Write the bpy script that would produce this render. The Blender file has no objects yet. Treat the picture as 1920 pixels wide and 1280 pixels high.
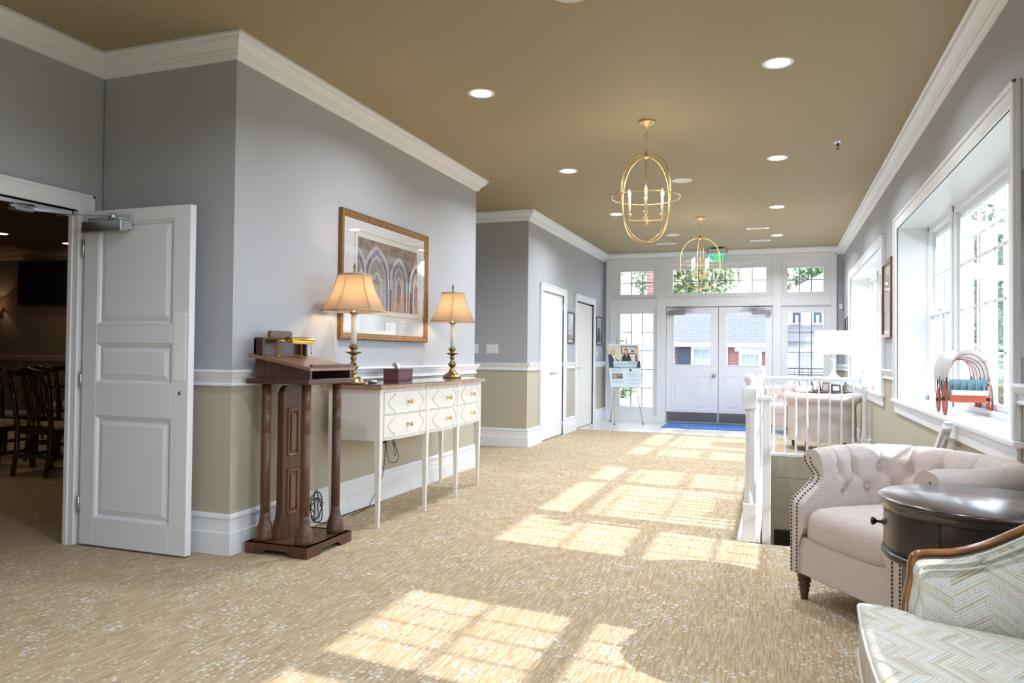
import bpy, bmesh, math, random
from mathutils import Vector, Matrix
random.seed(7)
PI = math.pi
S = bpy.context.scene
COL = S.collection

# ------------------------------------------------------------------ materials
MATS = {}
def nmat(name):
    m = bpy.data.materials.new(name); m.use_nodes = True
    return m, m.node_tree.nodes, m.node_tree.links, m.node_tree.nodes['Principled BSDF']
def mat(name, col, rough=0.5, metal=0.0, bump=0.0, bscale=60.0, var=0.0, vscale=4.0, coat=0.0, emit=None, estr=0.0, stretch=None, trans=0.0, spec=None, sub=0.0):
    if name in MATS: return MATS[name]
    m, n, l, b = nmat(name)
    c = (*col, 1)
    b.inputs['Base Color'].default_value = c
    b.inputs['Roughness'].default_value = rough
    b.inputs['Metallic'].default_value = metal
    if spec is not None: b.inputs['Specular IOR Level'].default_value = spec
    if coat: b.inputs['Coat Weight'].default_value = coat; b.inputs['Coat Roughness'].default_value = 0.12
    if trans: b.inputs['Transmission Weight'].default_value = trans
    if emit: b.inputs['Emission Color'].default_value = (*emit, 1); b.inputs['Emission Strength'].default_value = estr
    if bump or var:
        tc = n.new('ShaderNodeTexCoord'); mp = n.new('ShaderNodeMapping'); l.new(tc.outputs['Object'], mp.inputs[0])
        if stretch: mp.inputs['Scale'].default_value = stretch
    if bump:
        t = n.new('ShaderNodeTexNoise'); t.inputs['Scale'].default_value = bscale; t.inputs['Detail'].default_value = 4
        l.new(mp.outputs[0], t.inputs['Vector'])
        bp = n.new('ShaderNodeBump'); bp.inputs['Strength'].default_value = bump; bp.inputs['Distance'].default_value = 0.004
        l.new(t.outputs['Fac'], bp.inputs['Height']); l.new(bp.outputs[0], b.inputs['Normal'])
    if var:
        t = n.new('ShaderNodeTexNoise'); t.inputs['Scale'].default_value = vscale; t.inputs['Detail'].default_value = 5
        l.new(mp.outputs[0], t.inputs['Vector'])
        r = n.new('ShaderNodeValToRGB')
        r.color_ramp.elements[0].position = 0.3; r.color_ramp.elements[1].position = 0.7
        r.color_ramp.elements[0].color = (*[x*(1-var) for x in col], 1); r.color_ramp.elements[1].color = (*[min(1, x*(1+var)) for x in col], 1)
        l.new(t.outputs['Fac'], r.inputs[0]); l.new(r.outputs[0], b.inputs['Base Color'])
    MATS[name] = m
    return m
def glass(name, tint=(1, 1, 1), g=0.06):
    if name in MATS: return MATS[name]
    m = bpy.data.materials.new(name); m.use_nodes = True
    n, l = m.node_tree.nodes, m.node_tree.links; n.clear()
    o = n.new('ShaderNodeOutputMaterial'); mx = n.new('ShaderNodeMixShader'); t = n.new('ShaderNodeBsdfTransparent'); gl = n.new('ShaderNodeBsdfGlossy')
    t.inputs[0].default_value = (*tint, 1); gl.inputs['Roughness'].default_value = 0.02
    lw = n.new('ShaderNodeLayerWeight'); lw.inputs[0].default_value = 0.25
    ma = n.new('ShaderNodeMath'); ma.operation = 'MULTIPLY_ADD'; ma.inputs[1].default_value = 0.25; ma.inputs[2].default_value = g
    l.new(lw.outputs['Fresnel'], ma.inputs[0]); l.new(ma.outputs[0], mx.inputs[0])
    l.new(t.outputs[0], mx.inputs[1]); l.new(gl.outputs[0], mx.inputs[2]); l.new(mx.outputs[0], o.inputs[0])
    MATS[name] = m; return m
def emis(name, col, s):
    if name in MATS: return MATS[name]
    m = bpy.data.materials.new(name); m.use_nodes = True
    n, l = m.node_tree.nodes, m.node_tree.links; n.clear()
    o = n.new('ShaderNodeOutputMaterial'); e = n.new('ShaderNodeEmission'); e.inputs[0].default_value = (*col, 1); e.inputs[1].default_value = s
    l.new(e.outputs[0], o.inputs[0]); MATS[name] = m; return m
def wood(name, c1, c2, rough=0.3, coat=0.3, axis=(18, 18, 1.2)):
    if name in MATS: return MATS[name]
    m, n, l, b = nmat(name)
    tc = n.new('ShaderNodeTexCoord'); mp = n.new('ShaderNodeMapping'); mp.inputs['Scale'].default_value = axis
    t = n.new('ShaderNodeTexNoise'); t.inputs['Scale'].default_value = 2.2; t.inputs['Detail'].default_value = 6; t.inputs['Distortion'].default_value = 0.6
    r = n.new('ShaderNodeValToRGB'); r.color_ramp.elements[0].position = 0.3; r.color_ramp.elements[1].position = 0.72
    r.color_ramp.elements[0].color = (*c1, 1); r.color_ramp.elements[1].color = (*c2, 1)
    l.new(tc.outputs['Object'], mp.inputs[0]); l.new(mp.outputs[0], t.inputs['Vector']); l.new(t.outputs['Fac'], r.inputs[0]); l.new(r.outputs[0], b.inputs['Base Color'])
    b.inputs['Roughness'].default_value = rough; b.inputs['Coat Weight'].default_value = coat; b.inputs['Coat Roughness'].default_value = 0.15
    MATS[name] = m; return m
def mathn(n, l, op, a, b=None, c=None):
    x = n.new('ShaderNodeMath'); x.operation = op
    for i, v in enumerate((a, b, c)):
        if v is None: continue
        if isinstance(v, (int, float)): x.inputs[i].default_value = v
        else: l.new(v, x.inputs[i])
    return x.outputs[0]
def ramp(n, l, fac, stops, const=False):
    r = n.new('ShaderNodeValToRGB'); e = r.color_ramp.elements
    if const: r.color_ramp.interpolation = 'CONSTANT'
    e[0].position, e[0].color = stops[0][0], (*stops[0][1], 1)
    e[1].position, e[1].color = stops[-1][0], (*stops[-1][1], 1)
    for p, c in stops[1:-1]:
        q = e.new(p); q.color = (*c, 1)
    l.new(fac, r.inputs[0]); return r.outputs[0]
def mixc(n, l, fac, a, b):
    x = n.new('ShaderNodeMix'); x.data_type = 'RGBA'
    for s, v in ((0, fac), (6, a), (7, b)):
        if isinstance(v, (int, float)): x.inputs[s].default_value = v
        elif isinstance(v, tuple): x.inputs[s].default_value = (*v, 1)
        else: l.new(v, x.inputs[s])
    return x.outputs[2]

def carpet_mat():
    m, n, l, b = nmat('carpet_weave')
    tc = n.new('ShaderNodeTexCoord')
    # fine streaks running along the room, broken into short dashes
    mp = n.new('ShaderNodeMapping'); mp.inputs['Scale'].default_value = (210, 9, 1); l.new(tc.outputs['Object'], mp.inputs[0])
    t1 = n.new('ShaderNodeTexNoise'); t1.inputs['Scale'].default_value = 1; t1.inputs['Detail'].default_value = 3; l.new(mp.outputs[0], t1.inputs['Vector'])
    base = ramp(n, l, t1.outputs['Fac'], [(0.28, (0.31, 0.22, 0.13)), (0.5, (0.44, 0.345, 0.22)), (0.72, (0.60, 0.505, 0.37))])
    # pale flecks in a diamond-like scatter
    v = n.new('ShaderNodeTexVoronoi'); v.inputs['Scale'].default_value = 38; v.inputs['Randomness'].default_value = 0.85
    mp2 = n.new('ShaderNodeMapping'); mp2.inputs['Scale'].default_value = (1, 1.0, 1); mp2.inputs['Rotation'].default_value = (0, 0, 0.78); l.new(tc.outputs['Object'], mp2.inputs[0]); l.new(mp2.outputs[0], v.inputs['Vector'])
    t2 = n.new('ShaderNodeTexNoise'); t2.inputs['Scale'].default_value = 3.5; t2.inputs['Detail'].default_value = 3; l.new(tc.outputs['Object'], t2.inputs['Vector'])
    sp = n.new('ShaderNodeSeparateXYZ'); l.new(tc.outputs['Object'], sp.inputs[0])
    d1 = mathn(n, l, 'SINE', mathn(n, l, 'MULTIPLY', mathn(n, l, 'ADD', sp.outputs[0], sp.outputs[1]), 30.0)); d2 = mathn(n, l, 'SINE', mathn(n, l, 'MULTIPLY', mathn(n, l, 'SUBTRACT', sp.outputs[0], sp.outputs[1]), 30.0))
    lat = mathn(n, l, 'MULTIPLY', mathn(n, l, 'ADD', d1, d2), 0.055)
    thr = mathn(n, l, 'MULTIPLY_ADD', t2.outputs['Fac'], 0.8, -0.07); thr = mathn(n, l, 'ADD', thr, lat)
    f = mathn(n, l, 'SUBTRACT', thr, v.outputs['Distance'])
    f = mathn(n, l, 'MULTIPLY', f, 9); 
    mm = n.new('ShaderNodeClamp'); l.new(f, mm.inputs[0])
    mp3 = n.new('ShaderNodeMapping'); mp3.inputs['Scale'].default_value = (70, 45, 1); l.new(tc.outputs['Object'], mp3.inputs[0])
    t3 = n.new('ShaderNodeTexNoise'); t3.inputs['Scale'].default_value = 1; l.new(mp3.outputs[0], t3.inputs['Vector'])
    k = ramp(n, l, t3.outputs['Fac'], [(0.42, (0, 0, 0)), (0.56, (1, 1, 1))])
    f2 = mathn(n, l, 'MULTIPLY', mm.outputs[0], k); f2 = mathn(n, l, 'MULTIPLY', f2, 0.8)
    c = mixc(n, l, f2, base, (0.70, 0.68, 0.69))
    l.new(c, b.inputs['Base Color']); b.inputs['Roughness'].default_value = 0.95; b.inputs['Specular IOR Level'].default_value = 0.1
    bp = n.new('ShaderNodeBump'); bp.inputs['Strength'].default_value = 0.5; bp.inputs['Distance'].default_value = 0.004
    l.new(t1.outputs['Fac'], bp.inputs['Height']); l.new(bp.outputs[0], b.inputs['Normal'])
    MATS['carpet'] = m; return m
def chevron_mat():
    m, n, l, b = nmat('herringbone_fabric')
    uv = n.new('ShaderNodeUVMap'); sp = n.new('ShaderNodeSeparateXYZ'); l.new(uv.outputs[0], sp.inputs[0])
    u, v = sp.outputs[0], sp.outputs[1]
    tri = mathn(n, l, 'PINGPONG', u, 0.085)
    s = mathn(n, l, 'MULTIPLY_ADD', tri, -0.62, v)
    cell = mathn(n, l, 'FLOOR', mathn(n, l, 'DIVIDE', u, 0.085))
    s2 = mathn(n, l, 'MULTIPLY_ADD', cell, 0.031, s)
    st = mathn(n, l, 'SINE', mathn(n, l, 'MULTIPLY', s2, 640.0))
    cmb = n.new('ShaderNodeCombineXYZ'); l.new(mathn(n, l, 'MULTIPLY', s2, 70), cmb.inputs[1]); l.new(cell, cmb.inputs[0])
    t = n.new('ShaderNodeTexNoise'); t.inputs['Scale'].default_value = 0.55; t.inputs['Detail'].default_value = 3; l.new(cmb.outputs[0], t.inputs['Vector'])
    ground = ramp(n, l, t.outputs['Fac'], [(0.3, (0.38, 0.41, 0.46)), (0.44, (0.58, 0.58, 0.55)), (0.55, (0.48, 0.44, 0.34)), (0.68, (0.34, 0.29, 0.21))])
    f = ramp(n, l, st, [(0.35, (0, 0, 0)), (0.75, (1, 1, 1))])
    mul = mathn(n, l, 'MULTIPLY', f, 0.6)
    c = mixc(n, l, mul, ground, (0.76, 0.77, 0.73))
    # fine woven cross threads
    w = n.new('ShaderNodeTexNoise'); mp = n.new('ShaderNodeMapping'); mp.inputs['Scale'].default_value = (300, 30, 1); l.new(uv.outputs[0], mp.inputs[0]); l.new(mp.outputs[0], w.inputs['Vector']); w.inputs['Scale'].default_value = 1
    wf = ramp(n, l, w.outputs['Fac'], [(0.5, (0, 0, 0)), (0.7, (1, 1, 1))])
    c = mixc(n, l, mathn(n, l, 'MULTIPLY', wf, 0.5), c, (0.36, 0.32, 0.24))
    l.new(c, b.inputs['Base Color']); b.inputs['Roughness'].default_value = 0.75
    MATS['chevron'] = m; return m
def brick_mat(name, c1, c2, mortar, sc=1.0):
    m, n, l, b = nmat(name)
    tc = n.new('ShaderNodeTexCoord'); sp = n.new('ShaderNodeSeparateXYZ'); l.new(tc.outputs['Object'], sp.inputs[0])
    cb = n.new('ShaderNodeCombineXYZ'); l.new(mathn(n, l, 'ADD', sp.outputs[0], sp.outputs[1]), cb.inputs[0]); l.new(sp.outputs[2], cb.inputs[1])
    br = n.new('ShaderNodeTexBrick'); br.inputs['Color1'].default_value = (*c1, 1); br.inputs['Color2'].default_value = (*c2, 1); br.inputs['Mortar'].default_value = (*mortar, 1)
    br.inputs['Scale'].default_value = sc; br.inputs['Brick Width'].default_value = 0.22; br.inputs['Row Height'].default_value = 0.075; br.inputs['Mortar Size'].default_value = 0.01
    l.new(cb.outputs[0], br.inputs['Vector']); l.new(br.outputs[0], b.inputs['Base Color']); b.inputs['Roughness'].default_value = 0.9
    MATS[name] = m; return m
def shingle_mat():
    m, n, l, b = nmat('roof_shingle')
    tc = n.new('ShaderNodeTexCoord')
    br = n.new('ShaderNodeTexBrick'); br.inputs['Color1'].default_value = (0.085, 0.085, 0.095, 1); br.inputs['Color2'].default_value = (0.10, 0.10, 0.11, 1); br.inputs['Mortar'].default_value = (0.07, 0.07, 0.08, 1)
    br.inputs['Brick Width'].default_value = 0.3; br.inputs['Row Height'].default_value = 0.09; br.inputs['Mortar Size'].default_value = 0.015; br.inputs['Scale'].default_value = 1
    sp = n.new('ShaderNodeSeparateXYZ'); cb = n.new('ShaderNodeCombineXYZ'); l.new(tc.outputs['Object'], sp.inputs[0]); l.new(sp.outputs[0], cb.inputs[0]); l.new(sp.outputs[2], cb.inputs[1])
    l.new(cb.outputs[0], br.inputs['Vector']); l.new(br.outputs[0], b.inputs['Base Color']); b.inputs['Roughness'].default_value = 0.9
    MATS['shingle'] = m; return m
def tile_mat():
    m, n, l, b = nmat('entry_tile')
    tc = n.new('ShaderNodeTexCoord')
    br = n.new('ShaderNodeTexBrick'); br.offset = 0.5
    br.inputs['Color1'].default_value = (0.66, 0.65, 0.64, 1); br.inputs['Color2'].default_value = (0.60, 0.59, 0.58, 1); br.inputs['Mortar'].default_value = (0.40, 0.39, 0.38, 1)
    br.inputs['Brick Width'].default_value = 0.6; br.inputs['Row Height'].default_value = 0.3; br.inputs['Mortar Size'].default_value = 0.005; br.inputs['Scale'].default_value = 1
    l.new(tc.outputs['Object'], br.inputs['Vector']); t = n.new('ShaderNodeTexNoise'); t.inputs['Scale'].default_value = 7; t.inputs['Detail'].default_value = 6
    c = mixc(n, l, mathn(n, l, 'MULTIPLY', t.outputs['Fac'], 0.3), br.outputs[0], (0.46, 0.44, 0.42))
    l.new(c, b.inputs['Base Color']); b.inputs['Roughness'].default_value = 0.28
    MATS['tile'] = m; return m
def mat_pattern(name, base, fleck, scale, thr, rough=0.9):
    m, n, l, b = nmat(name)
    tc = n.new('ShaderNodeTexCoord'); t = n.new('ShaderNodeTexNoise'); t.inputs['Scale'].default_value = scale; t.inputs['Detail'].default_value = 3
    l.new(tc.outputs['Object'], t.inputs['Vector'])
    c = ramp(n, l, t.outputs['Fac'], [(thr, base), (thr+0.03, fleck)])
    l.new(c, b.inputs['Base Color']); b.inputs['Roughness'].default_value = rough
    MATS[name] = m; return m
def linen_mat(name, col, k=0.10):
    m, n, l, b = nmat(name)
    tc = n.new('ShaderNodeTexCoord')
    outs = []
    for sc in ((500, 500, 25), (25, 25, 400)):
        mp = n.new('ShaderNodeMapping'); mp.inputs['Scale'].default_value = sc; l.new(tc.outputs['Object'], mp.inputs[0])
        t = n.new('ShaderNodeTexNoise'); t.inputs['Scale'].default_value = 1; t.inputs['Detail'].default_value = 2; l.new(mp.outputs[0], t.inputs['Vector']); outs.append(t.outputs['Fac'])
    f = mathn(n, l, 'MULTIPLY', mathn(n, l, 'ADD', outs[0], outs[1]), 0.5)
    c = ramp(n, l, f, [(0.35, tuple(x*(1-k*1.6) for x in col)), (0.65, tuple(min(1, x*(1+k)) for x in col))])
    l.new(c, b.inputs['Base Color']); b.inputs['Roughness'].default_value = 0.9; b.inputs['Specular IOR Level'].default_value = 0.15
    bp = n.new('ShaderNodeBump'); bp.inputs['Strength'].default_value = 0.15; bp.inputs['Distance'].default_value = 0.002; l.new(f, bp.inputs['Height']); l.new(bp.outputs[0], b.inputs['Normal'])
    MATS[name] = m; return m

CARPET = carpet_mat(); CHEV = chevron_mat(); TILE = tile_mat(); SHINGLE = shingle_mat()
WHITE = mat('white_trim_paint', (0.79, 0.81, 0.845), 0.35, bump=0.03, bscale=30)
DOORW = mat('white_door_paint', (0.81, 0.83, 0.89), 0.38, bump=0.02, bscale=20)
GREY = mat('grey_wall_paint', (0.415, 0.43, 0.465), 0.6, bump=0.08, bscale=120)
BEIGE = mat('beige_wallcovering', (0.46, 0.42, 0.33), 0.75, var=0.06, vscale=3, stretch=(20, 20, 90), bump=0.3, bscale=4)
CEIL = mat('tan_ceiling_paint', (0.355, 0.288, 0.178), 0.7, bump=0.05, bscale=90)
BRASS = mat('antique_brass', (0.30, 0.205, 0.085), 0.28, 1.0)
GOLD = mat('gold_leaf_metal', (0.78, 0.55, 0.26), 0.35, 1.0, var=0.15, vscale=20)
CHROME = mat('satin_metal', (0.60, 0.62, 0.66), 0.3, 1.0)
DKMETAL = mat('dark_bronze', (0.06, 0.045, 0.035), 0.35, 0.8)
NAIL = mat('dark_nailhead', (0.10, 0.085, 0.07), 0.35, 0.9)
MAHOG = wood('mahogany_wood', (0.045, 0.015, 0.012), (0.090, 0.034, 0.026), 0.34, 0.25)
WALNUT = wood('walnut_wood', (0.060, 0.022, 0.011), (0.135, 0.054, 0.027), 0.40, 0.12)
DESKTOP = wood('desk_top_wood', (0.20, 0.10, 0.062), (0.30, 0.165, 0.11), 0.34, 0.3, (1.2, 14, 14))
DARKWOOD = wood('espresso_wood', (0.014, 0.009, 0.010), (0.034, 0.021, 0.021), 0.30, 0.10)
DARKTOP = wood('polished_espresso_top', (0.016, 0.010, 0.011), (0.040, 0.024, 0.023), 0.22, 0.8, (2, 14, 14))
CHAIRWOOD = wood('chair_arm_wood', (0.12, 0.044, 0.010), (0.26, 0.105, 0.022), 0.28, 0.4, (6, 6, 6))
BURL = wood('burl_edge_wood', (0.30, 0.17, 0.10), (0.46, 0.29, 0.18), 0.3, 0.4, (8, 8, 8))
CREAMP = mat('cream_lacquer', (0.78, 0.76, 0.71), 0.35)
CREAMD = mat('cream_groove', (0.50, 0.47, 0.42), 0.5)
LINEN = linen_mat('blush_linen', (0.64, 0.565, 0.545))
LINEN2 = linen_mat('cream_linen', (0.66, 0.62, 0.55))
SHADEC = mat('silk_lamp_shade', (0.62, 0.48, 0.34), 0.8, emit=(1.0, 0.55, 0.25), estr=0.30)
SHADER = mat('shade_ribbing', (0.42, 0.34, 0.26), 0.8)
CANDLE = mat('ivory_candle_sleeve', (0.86, 0.82, 0.74), 0.4)
BLACK = mat('black_satin', (0.012, 0.011, 0.011), 0.3)
GLASS = glass('window_glass'); PICGLASS = glass('picture_glass', g=0.05)
LAMPON = emis('lit_bulb', (1.0, 0.78, 0.5), 30)
DOWNL = emis('downlight_lens', (1.0, 0.93, 0.82), 9)
WHITEP = mat('white_plastic', (0.82, 0.82, 0.83), 0.4)
TABLEGL = mat('glass_table_protector', (0.07, 0.085, 0.08), 0.05, coat=1.0)
CORD = mat('black_cord', (0.03, 0.03, 0.03), 0.5)
PAPER = mat('tissue_paper', (0.85, 0.87, 0.92), 0.9)

# ------------------------------------------------------------------ mesh builder
class M:
    def __init__(s, off=(0, 0, 0), rot=0.0):
        s.bm = bmesh.new(); s.off = Vector(off); s.uv = None
    def _new(s, vs, fs, mi=0, smooth=False, mtx=None):
        V = [s.bm.verts.new((Vector(v) if mtx is None else mtx @ Vector(v)) - s.off) for v in vs]
        F = []
        for f in fs:
            try: q = s.bm.faces.new([V[i] for i in f])
            except ValueError: continue
            q.material_index = mi; q.smooth = smooth; F.append(q)
        return V, F
    def box(s, x0, x1, y0, y1, z0, z1, bev=0.0, mi=0, mtx=None, seg=1):
        if x0 > x1: x0, x1 = x1, x0
        if y0 > y1: y0, y1 = y1, y0
        if z0 > z1: z0, z1 = z1, z0
        vs = [(x, y, z) for x in (x0, x1) for y in (y0, y1) for z in (z0, z1)]
        V, F = s._new(vs, [(0, 1, 3, 2), (4, 6, 7, 5), (0, 4, 5, 1), (2, 3, 7, 6), (0, 2, 6, 4), (1, 5, 7, 3)], mi, False, mtx)
        if bev > 0:
            E = list({e for f in F for e in f.edges})
            r = bmesh.ops.bevel(s.bm, geom=E, offset=bev, segments=seg, affect='EDGES', profile=0.6)
            for f in r['faces']: f.material_index = mi
        return s
    def prism(s, pts, axis, a, b, mi=0, smooth=False, mtx=None, bev=0.0):
        """2-D outline extruded along axis; outline coords are the other two axes in order"""
        def P(p, t):
            return {'x': (t, p[0], p[1]), 'y': (p[0], t, p[1]), 'z': (p[0], p[1], t)}[axis]
        n = len(pts)
        vs = [P(p, a) for p in pts] + [P(p, b) for p in pts]
        fs = [tuple(range(n))[::-1], tuple(range(n, 2*n))] + [(i, (i+1) % n, n+(i+1) % n, n+i) for i in range(n)]
        V, F = s._new(vs, fs, mi, False, mtx)
        for f in F[2:]: f.smooth = smooth
        if bev:
            E = list({e for f in F[:2] for e in f.edges})
            r = bmesh.ops.bevel(s.bm, geom=E, offset=bev, segments=2, affect='EDGES')
            for f in r['faces']: f.material_index = mi
        return s
    def lathe(s, prof, c=(0, 0, 0), seg=24, mi=0, smooth=True, cap=True, sx=1, sy=1, ph=0.0, mtx=None):
        n = len(prof); vs = []
        for r, z in prof:
            for k in range(seg):
                a = 2*PI*k/seg+ph; vs.append((c[0]+r*math.cos(a)*sx, c[1]+r*math.sin(a)*sy, c[2]+z))
        fs = [(i*seg+k, i*seg+(k+1) % seg, (i+1)*seg+(k+1) % seg, (i+1)*seg+k) for i in range(n-1) for k in range(seg)]
        if cap:
            if prof[0][0] > 1e-5: fs.append(tuple(range(seg))[::-1])
            if prof[-1][0] > 1e-5: fs.append(tuple(range((n-1)*seg, n*seg)))
        s._new(vs, fs, mi, smooth, mtx); return s
    def tube(s, pts, r, seg=8, closed=False, mi=0, r1=None, cap=True, mtx=None, smooth=True, sq=None):
        P = [Vector(p) for p in pts]; n = len(P); vs = []
        t0 = (P[1]-P[0]).normalized(); up = Vector((0, 0, 1)) if abs(t0.z) < 0.9 else Vector((1, 0, 0))
        nrm = t0.cross(up).normalized()
        for i in range(n):
            if closed: t = (P[(i+1) % n]-P[i-1])
            else: t = (P[min(i+1, n-1)]-P[max(i-1, 0)])
            if t.length < 1e-9: t = t0
            t.normalize(); nrm = (nrm - t*nrm.dot(t))
            if nrm.length < 1e-6: nrm = t.orthogonal()
            nrm.normalize(); bn = t.cross(nrm)
            rr = r if r1 is None else r+(r1-r)*i/(n-1)
            for k in range(seg):
                a = 2*PI*k/seg
                if sq: vs.append(P[i]+nrm*(math.cos(a)*rr*sq[0])+bn*(math.sin(a)*rr*sq[1]))
                else: vs.append(P[i]+nrm*(math.cos(a)*rr)+bn*(math.sin(a)*rr))
        m = n if closed else n-1
        fs = [(i*seg+k, i*seg+(k+1) % seg, ((i+1) % n)*seg+(k+1) % seg, ((i+1) % n)*seg+k) for i in range(m) for k in range(seg)]
        if cap and not closed: fs += [tuple(range(seg))[::-1], tuple(range((n-1)*seg, n*seg))]
        s._new(vs, fs, mi, smooth, mtx); return s
    def taper(s, p0, p1, a0, b0, a1, b1, mi=0, mtx=None):
        """square tapered bar from p0 to p1 with half sizes"""
        vs = []
        for p, a, b in ((p0, a0, b0), (p1, a1, b1)):
            for q in ((-a, -b), (a, -b), (a, b), (-a, b)): vs.append((p[0]+q[0], p[1]+q[1], p[2]))
        s._new(vs, [(3, 2, 1, 0), (4, 5, 6, 7)]+[(i, (i+1) % 4, 4+(i+1) % 4, 4+i) for i in range(4)], mi, False, mtx); return s
    def bar(s, p0, p1, w, h, mi=0, mtx=None):
        a, b = Vector(p0), Vector(p1); t = (b-a).normalized(); up = Vector((0, 0, 1)) if abs(t.z) < 0.95 else Vector((0, 1, 0))
        sd = t.cross(up).normalized()*w/2; u = sd.cross(t).normalized()*h/2
        vs = [a-sd-u, a+sd-u, a+sd+u, a-sd+u, b-sd-u, b+sd-u, b+sd+u, b-sd+u]
        s._new(vs, [(3, 2, 1, 0), (4, 5, 6, 7)]+[(i, (i+1) % 4, 4+(i+1) % 4, 4+i) for i in range(4)], mi, False, mtx); return s
    def sphere(s, c, r, seg=16, rings=10, mi=0, sz=1.0, mtx=None):
        pr = [(max(1e-6, r*math.sin(PI*i/rings)), -r*sz*math.cos(PI*i/rings)) for i in range(rings+1)]
        return s.lathe(pr, c, seg, mi, True, False, mtx=mtx)
    def grid(s, fn, nu, nv, mi=0, smooth=True, closeu=False, uvfn=None, mtx=None):
        vs = [fn(i/(nu if closeu else nu-1), j/(nv-1)) for i in range(nu) for j in range(nv)]
        fs = []
        for i in range(nu if closeu else nu-1):
            for j in range(nv-1):
                a, b = i, (i+1) % nu
                fs.append((a*nv+j, b*nv+j, b*nv+j+1, a*nv+j+1))
        V, F = s._new(vs, fs, mi, smooth, mtx)
        if uvfn:
            if s.uv is None: s.uv = s.bm.loops.layers.uv.new('UVMap')
            idx = {v: k for k, v in enumerate(V)}
            for f in F:
                for lp in f.loops:
                    k = idx[lp.vert]; lp[s.uv].uv = uvfn((k//nv)/(nu-1), (k % nv)/(nv-1))
        return s
    def build(s, name, mats, parent=None, kind=None, fix=True, recen=True, boxuv=False):
        if fix: bmesh.ops.recalc_face_normals(s.bm, faces=s.bm.faces[:])
        if boxuv:
            uv = s.bm.loops.layers.uv.verify(); s.bm.normal_update()
            for f in s.bm.faces:
                nx, ny, nz = map(abs, f.normal)
                for lp in f.loops:
                    c = lp.vert.co
                    lp[uv].uv = (c.x, c.z) if ny >= nx and ny >= nz else ((c.y, c.z) if nx >= nz else (c.y, c.x))
        me = bpy.data.meshes.new(name)
        loc = Vector((0, 0, 0))
        if parent is None and recen and len(s.bm.verts):
            xs = [v.co for v in s.bm.verts]
            loc = Vector(((min(v.x for v in xs)+max(v.x for v in xs))/2, (min(v.y for v in xs)+max(v.y for v in xs))/2, min(v.z for v in xs)))
            bmesh.ops.translate(s.bm, verts=s.bm.verts[:], vec=-loc)
        s.bm.to_mesh(me); s.bm.free()
        for mm in (mats if isinstance(mats, (list, tuple)) else [mats]): me.materials.append(mm)
        o = bpy.data.objects.new(name, me); COL.objects.link(o)
        if parent is not None: o.parent = parent
        o.location = loc + (s.off if parent is None else Vector((0, 0, 0)))
        if kind: o['kind'] = kind
        return o
def tag(o, label, cat, group=None):
    o['label'] = label; o['category'] = cat
    if group: o['group'] = group
    return o
def thing(name, label, cat, loc=(0, 0, 0), rz=0.0, group=None, rx=0.0):
    o = bpy.data.objects.new(name, None); COL.objects.link(o); o.empty_display_size = 0.1
    o.location = loc; o.rotation_euler = (rx, 0, rz); return tag(o, label, cat, group)
def copy_tree(o, parent=None):
    c = o.copy(); COL.objects.link(c)
    if parent is not None: c.parent = parent
    for ch in list(o.children): copy_tree(ch, c)
    return c
def W(root): return M(off=root.location)      # build a part of an unrotated thing in world coordinates
def STR(name, m, mats, parent=None): return m.build(name, mats, parent, kind=None if parent else 'structure')

def molding(m, prof, path, mi=0, ends=True):
    """prof: (offset into room, z); path in plan, the room on the right-hand side"""
    n = len(path); rows = []
    for i, p in enumerate(path):
        p = Vector(p); ds = []
        if i > 0: ds.append((p-Vector(path[i-1])).normalized())
        if i < n-1: ds.append((Vector(path[i+1])-p).normalized())
        ns = [Vector((d.y, -d.x)) for d in ds]
        if len(ns) == 2:
            b = ns[0]+ns[1]; b = b/ (b.length_squared) * 2 if b.length > 1e-6 else ns[0]
        else: b = ns[0]
        rows.append([(p.x+b.x*o, p.y+b.y*o, z) for o, z in prof])
    k = len(prof); vs = [v for r in rows for v in r]
    fs = [(i*k+j, i*k+(j+1) % k, (i+1)*k+(j+1) % k, (i+1)*k+j) for i in range(n-1) for j in range(k)]
    if ends: fs += [tuple(range(k)), tuple(range((n-1)*k, n*k))[::-1]]
    m._new(vs, fs, mi)
    return m
# ------------------------------------------------------------------ the room
H = 3.03; XR = 1.04; XL = -3.0; XD = -4.03; YC = 3.54; YE = 7.24; YM = 9.0; YF = 13.4; YB = -6.0; XH = -4.12
def wseg(m, x0, x1, y0, y1, z0, z1, split=1.02):
    if z0 < split < z1:
        m.box(x0, x1, y0, y1, z0, split, mi=1); m.box(x0, x1, y0, y1, split, z1, mi=0)
    else: m.box(x0, x1, y0, y1, z0, z1, mi=1 if z1 <= split else 0)
WM = [GREY, BEIGE]
# floors
m = M(); m.box(XD-0.12, XR, YB, 4.98, -0.25, 0); m.box(XH, -0.16, 4.98, 9.45, -0.25, 0); m.box(XH, XR, 9.45, 11.55, -0.25, 0)
STR('floor', m, CARPET)
m = M(); m.box(XL-0.1, XR, 11.55, YF+0.15, -0.25, 0.004); STR('floor', m, TILE)
m = M(); m.box(-12.6, XD-0.12, -1.0, 8.0, -0.25, 0); STR('floor', m, CARPET)
m = M(); m.box(XH-0.1, XR+0.36, YB-0.1, YF+0.15, H, H+0.15); STR('ceiling', m, CEIL)
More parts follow.
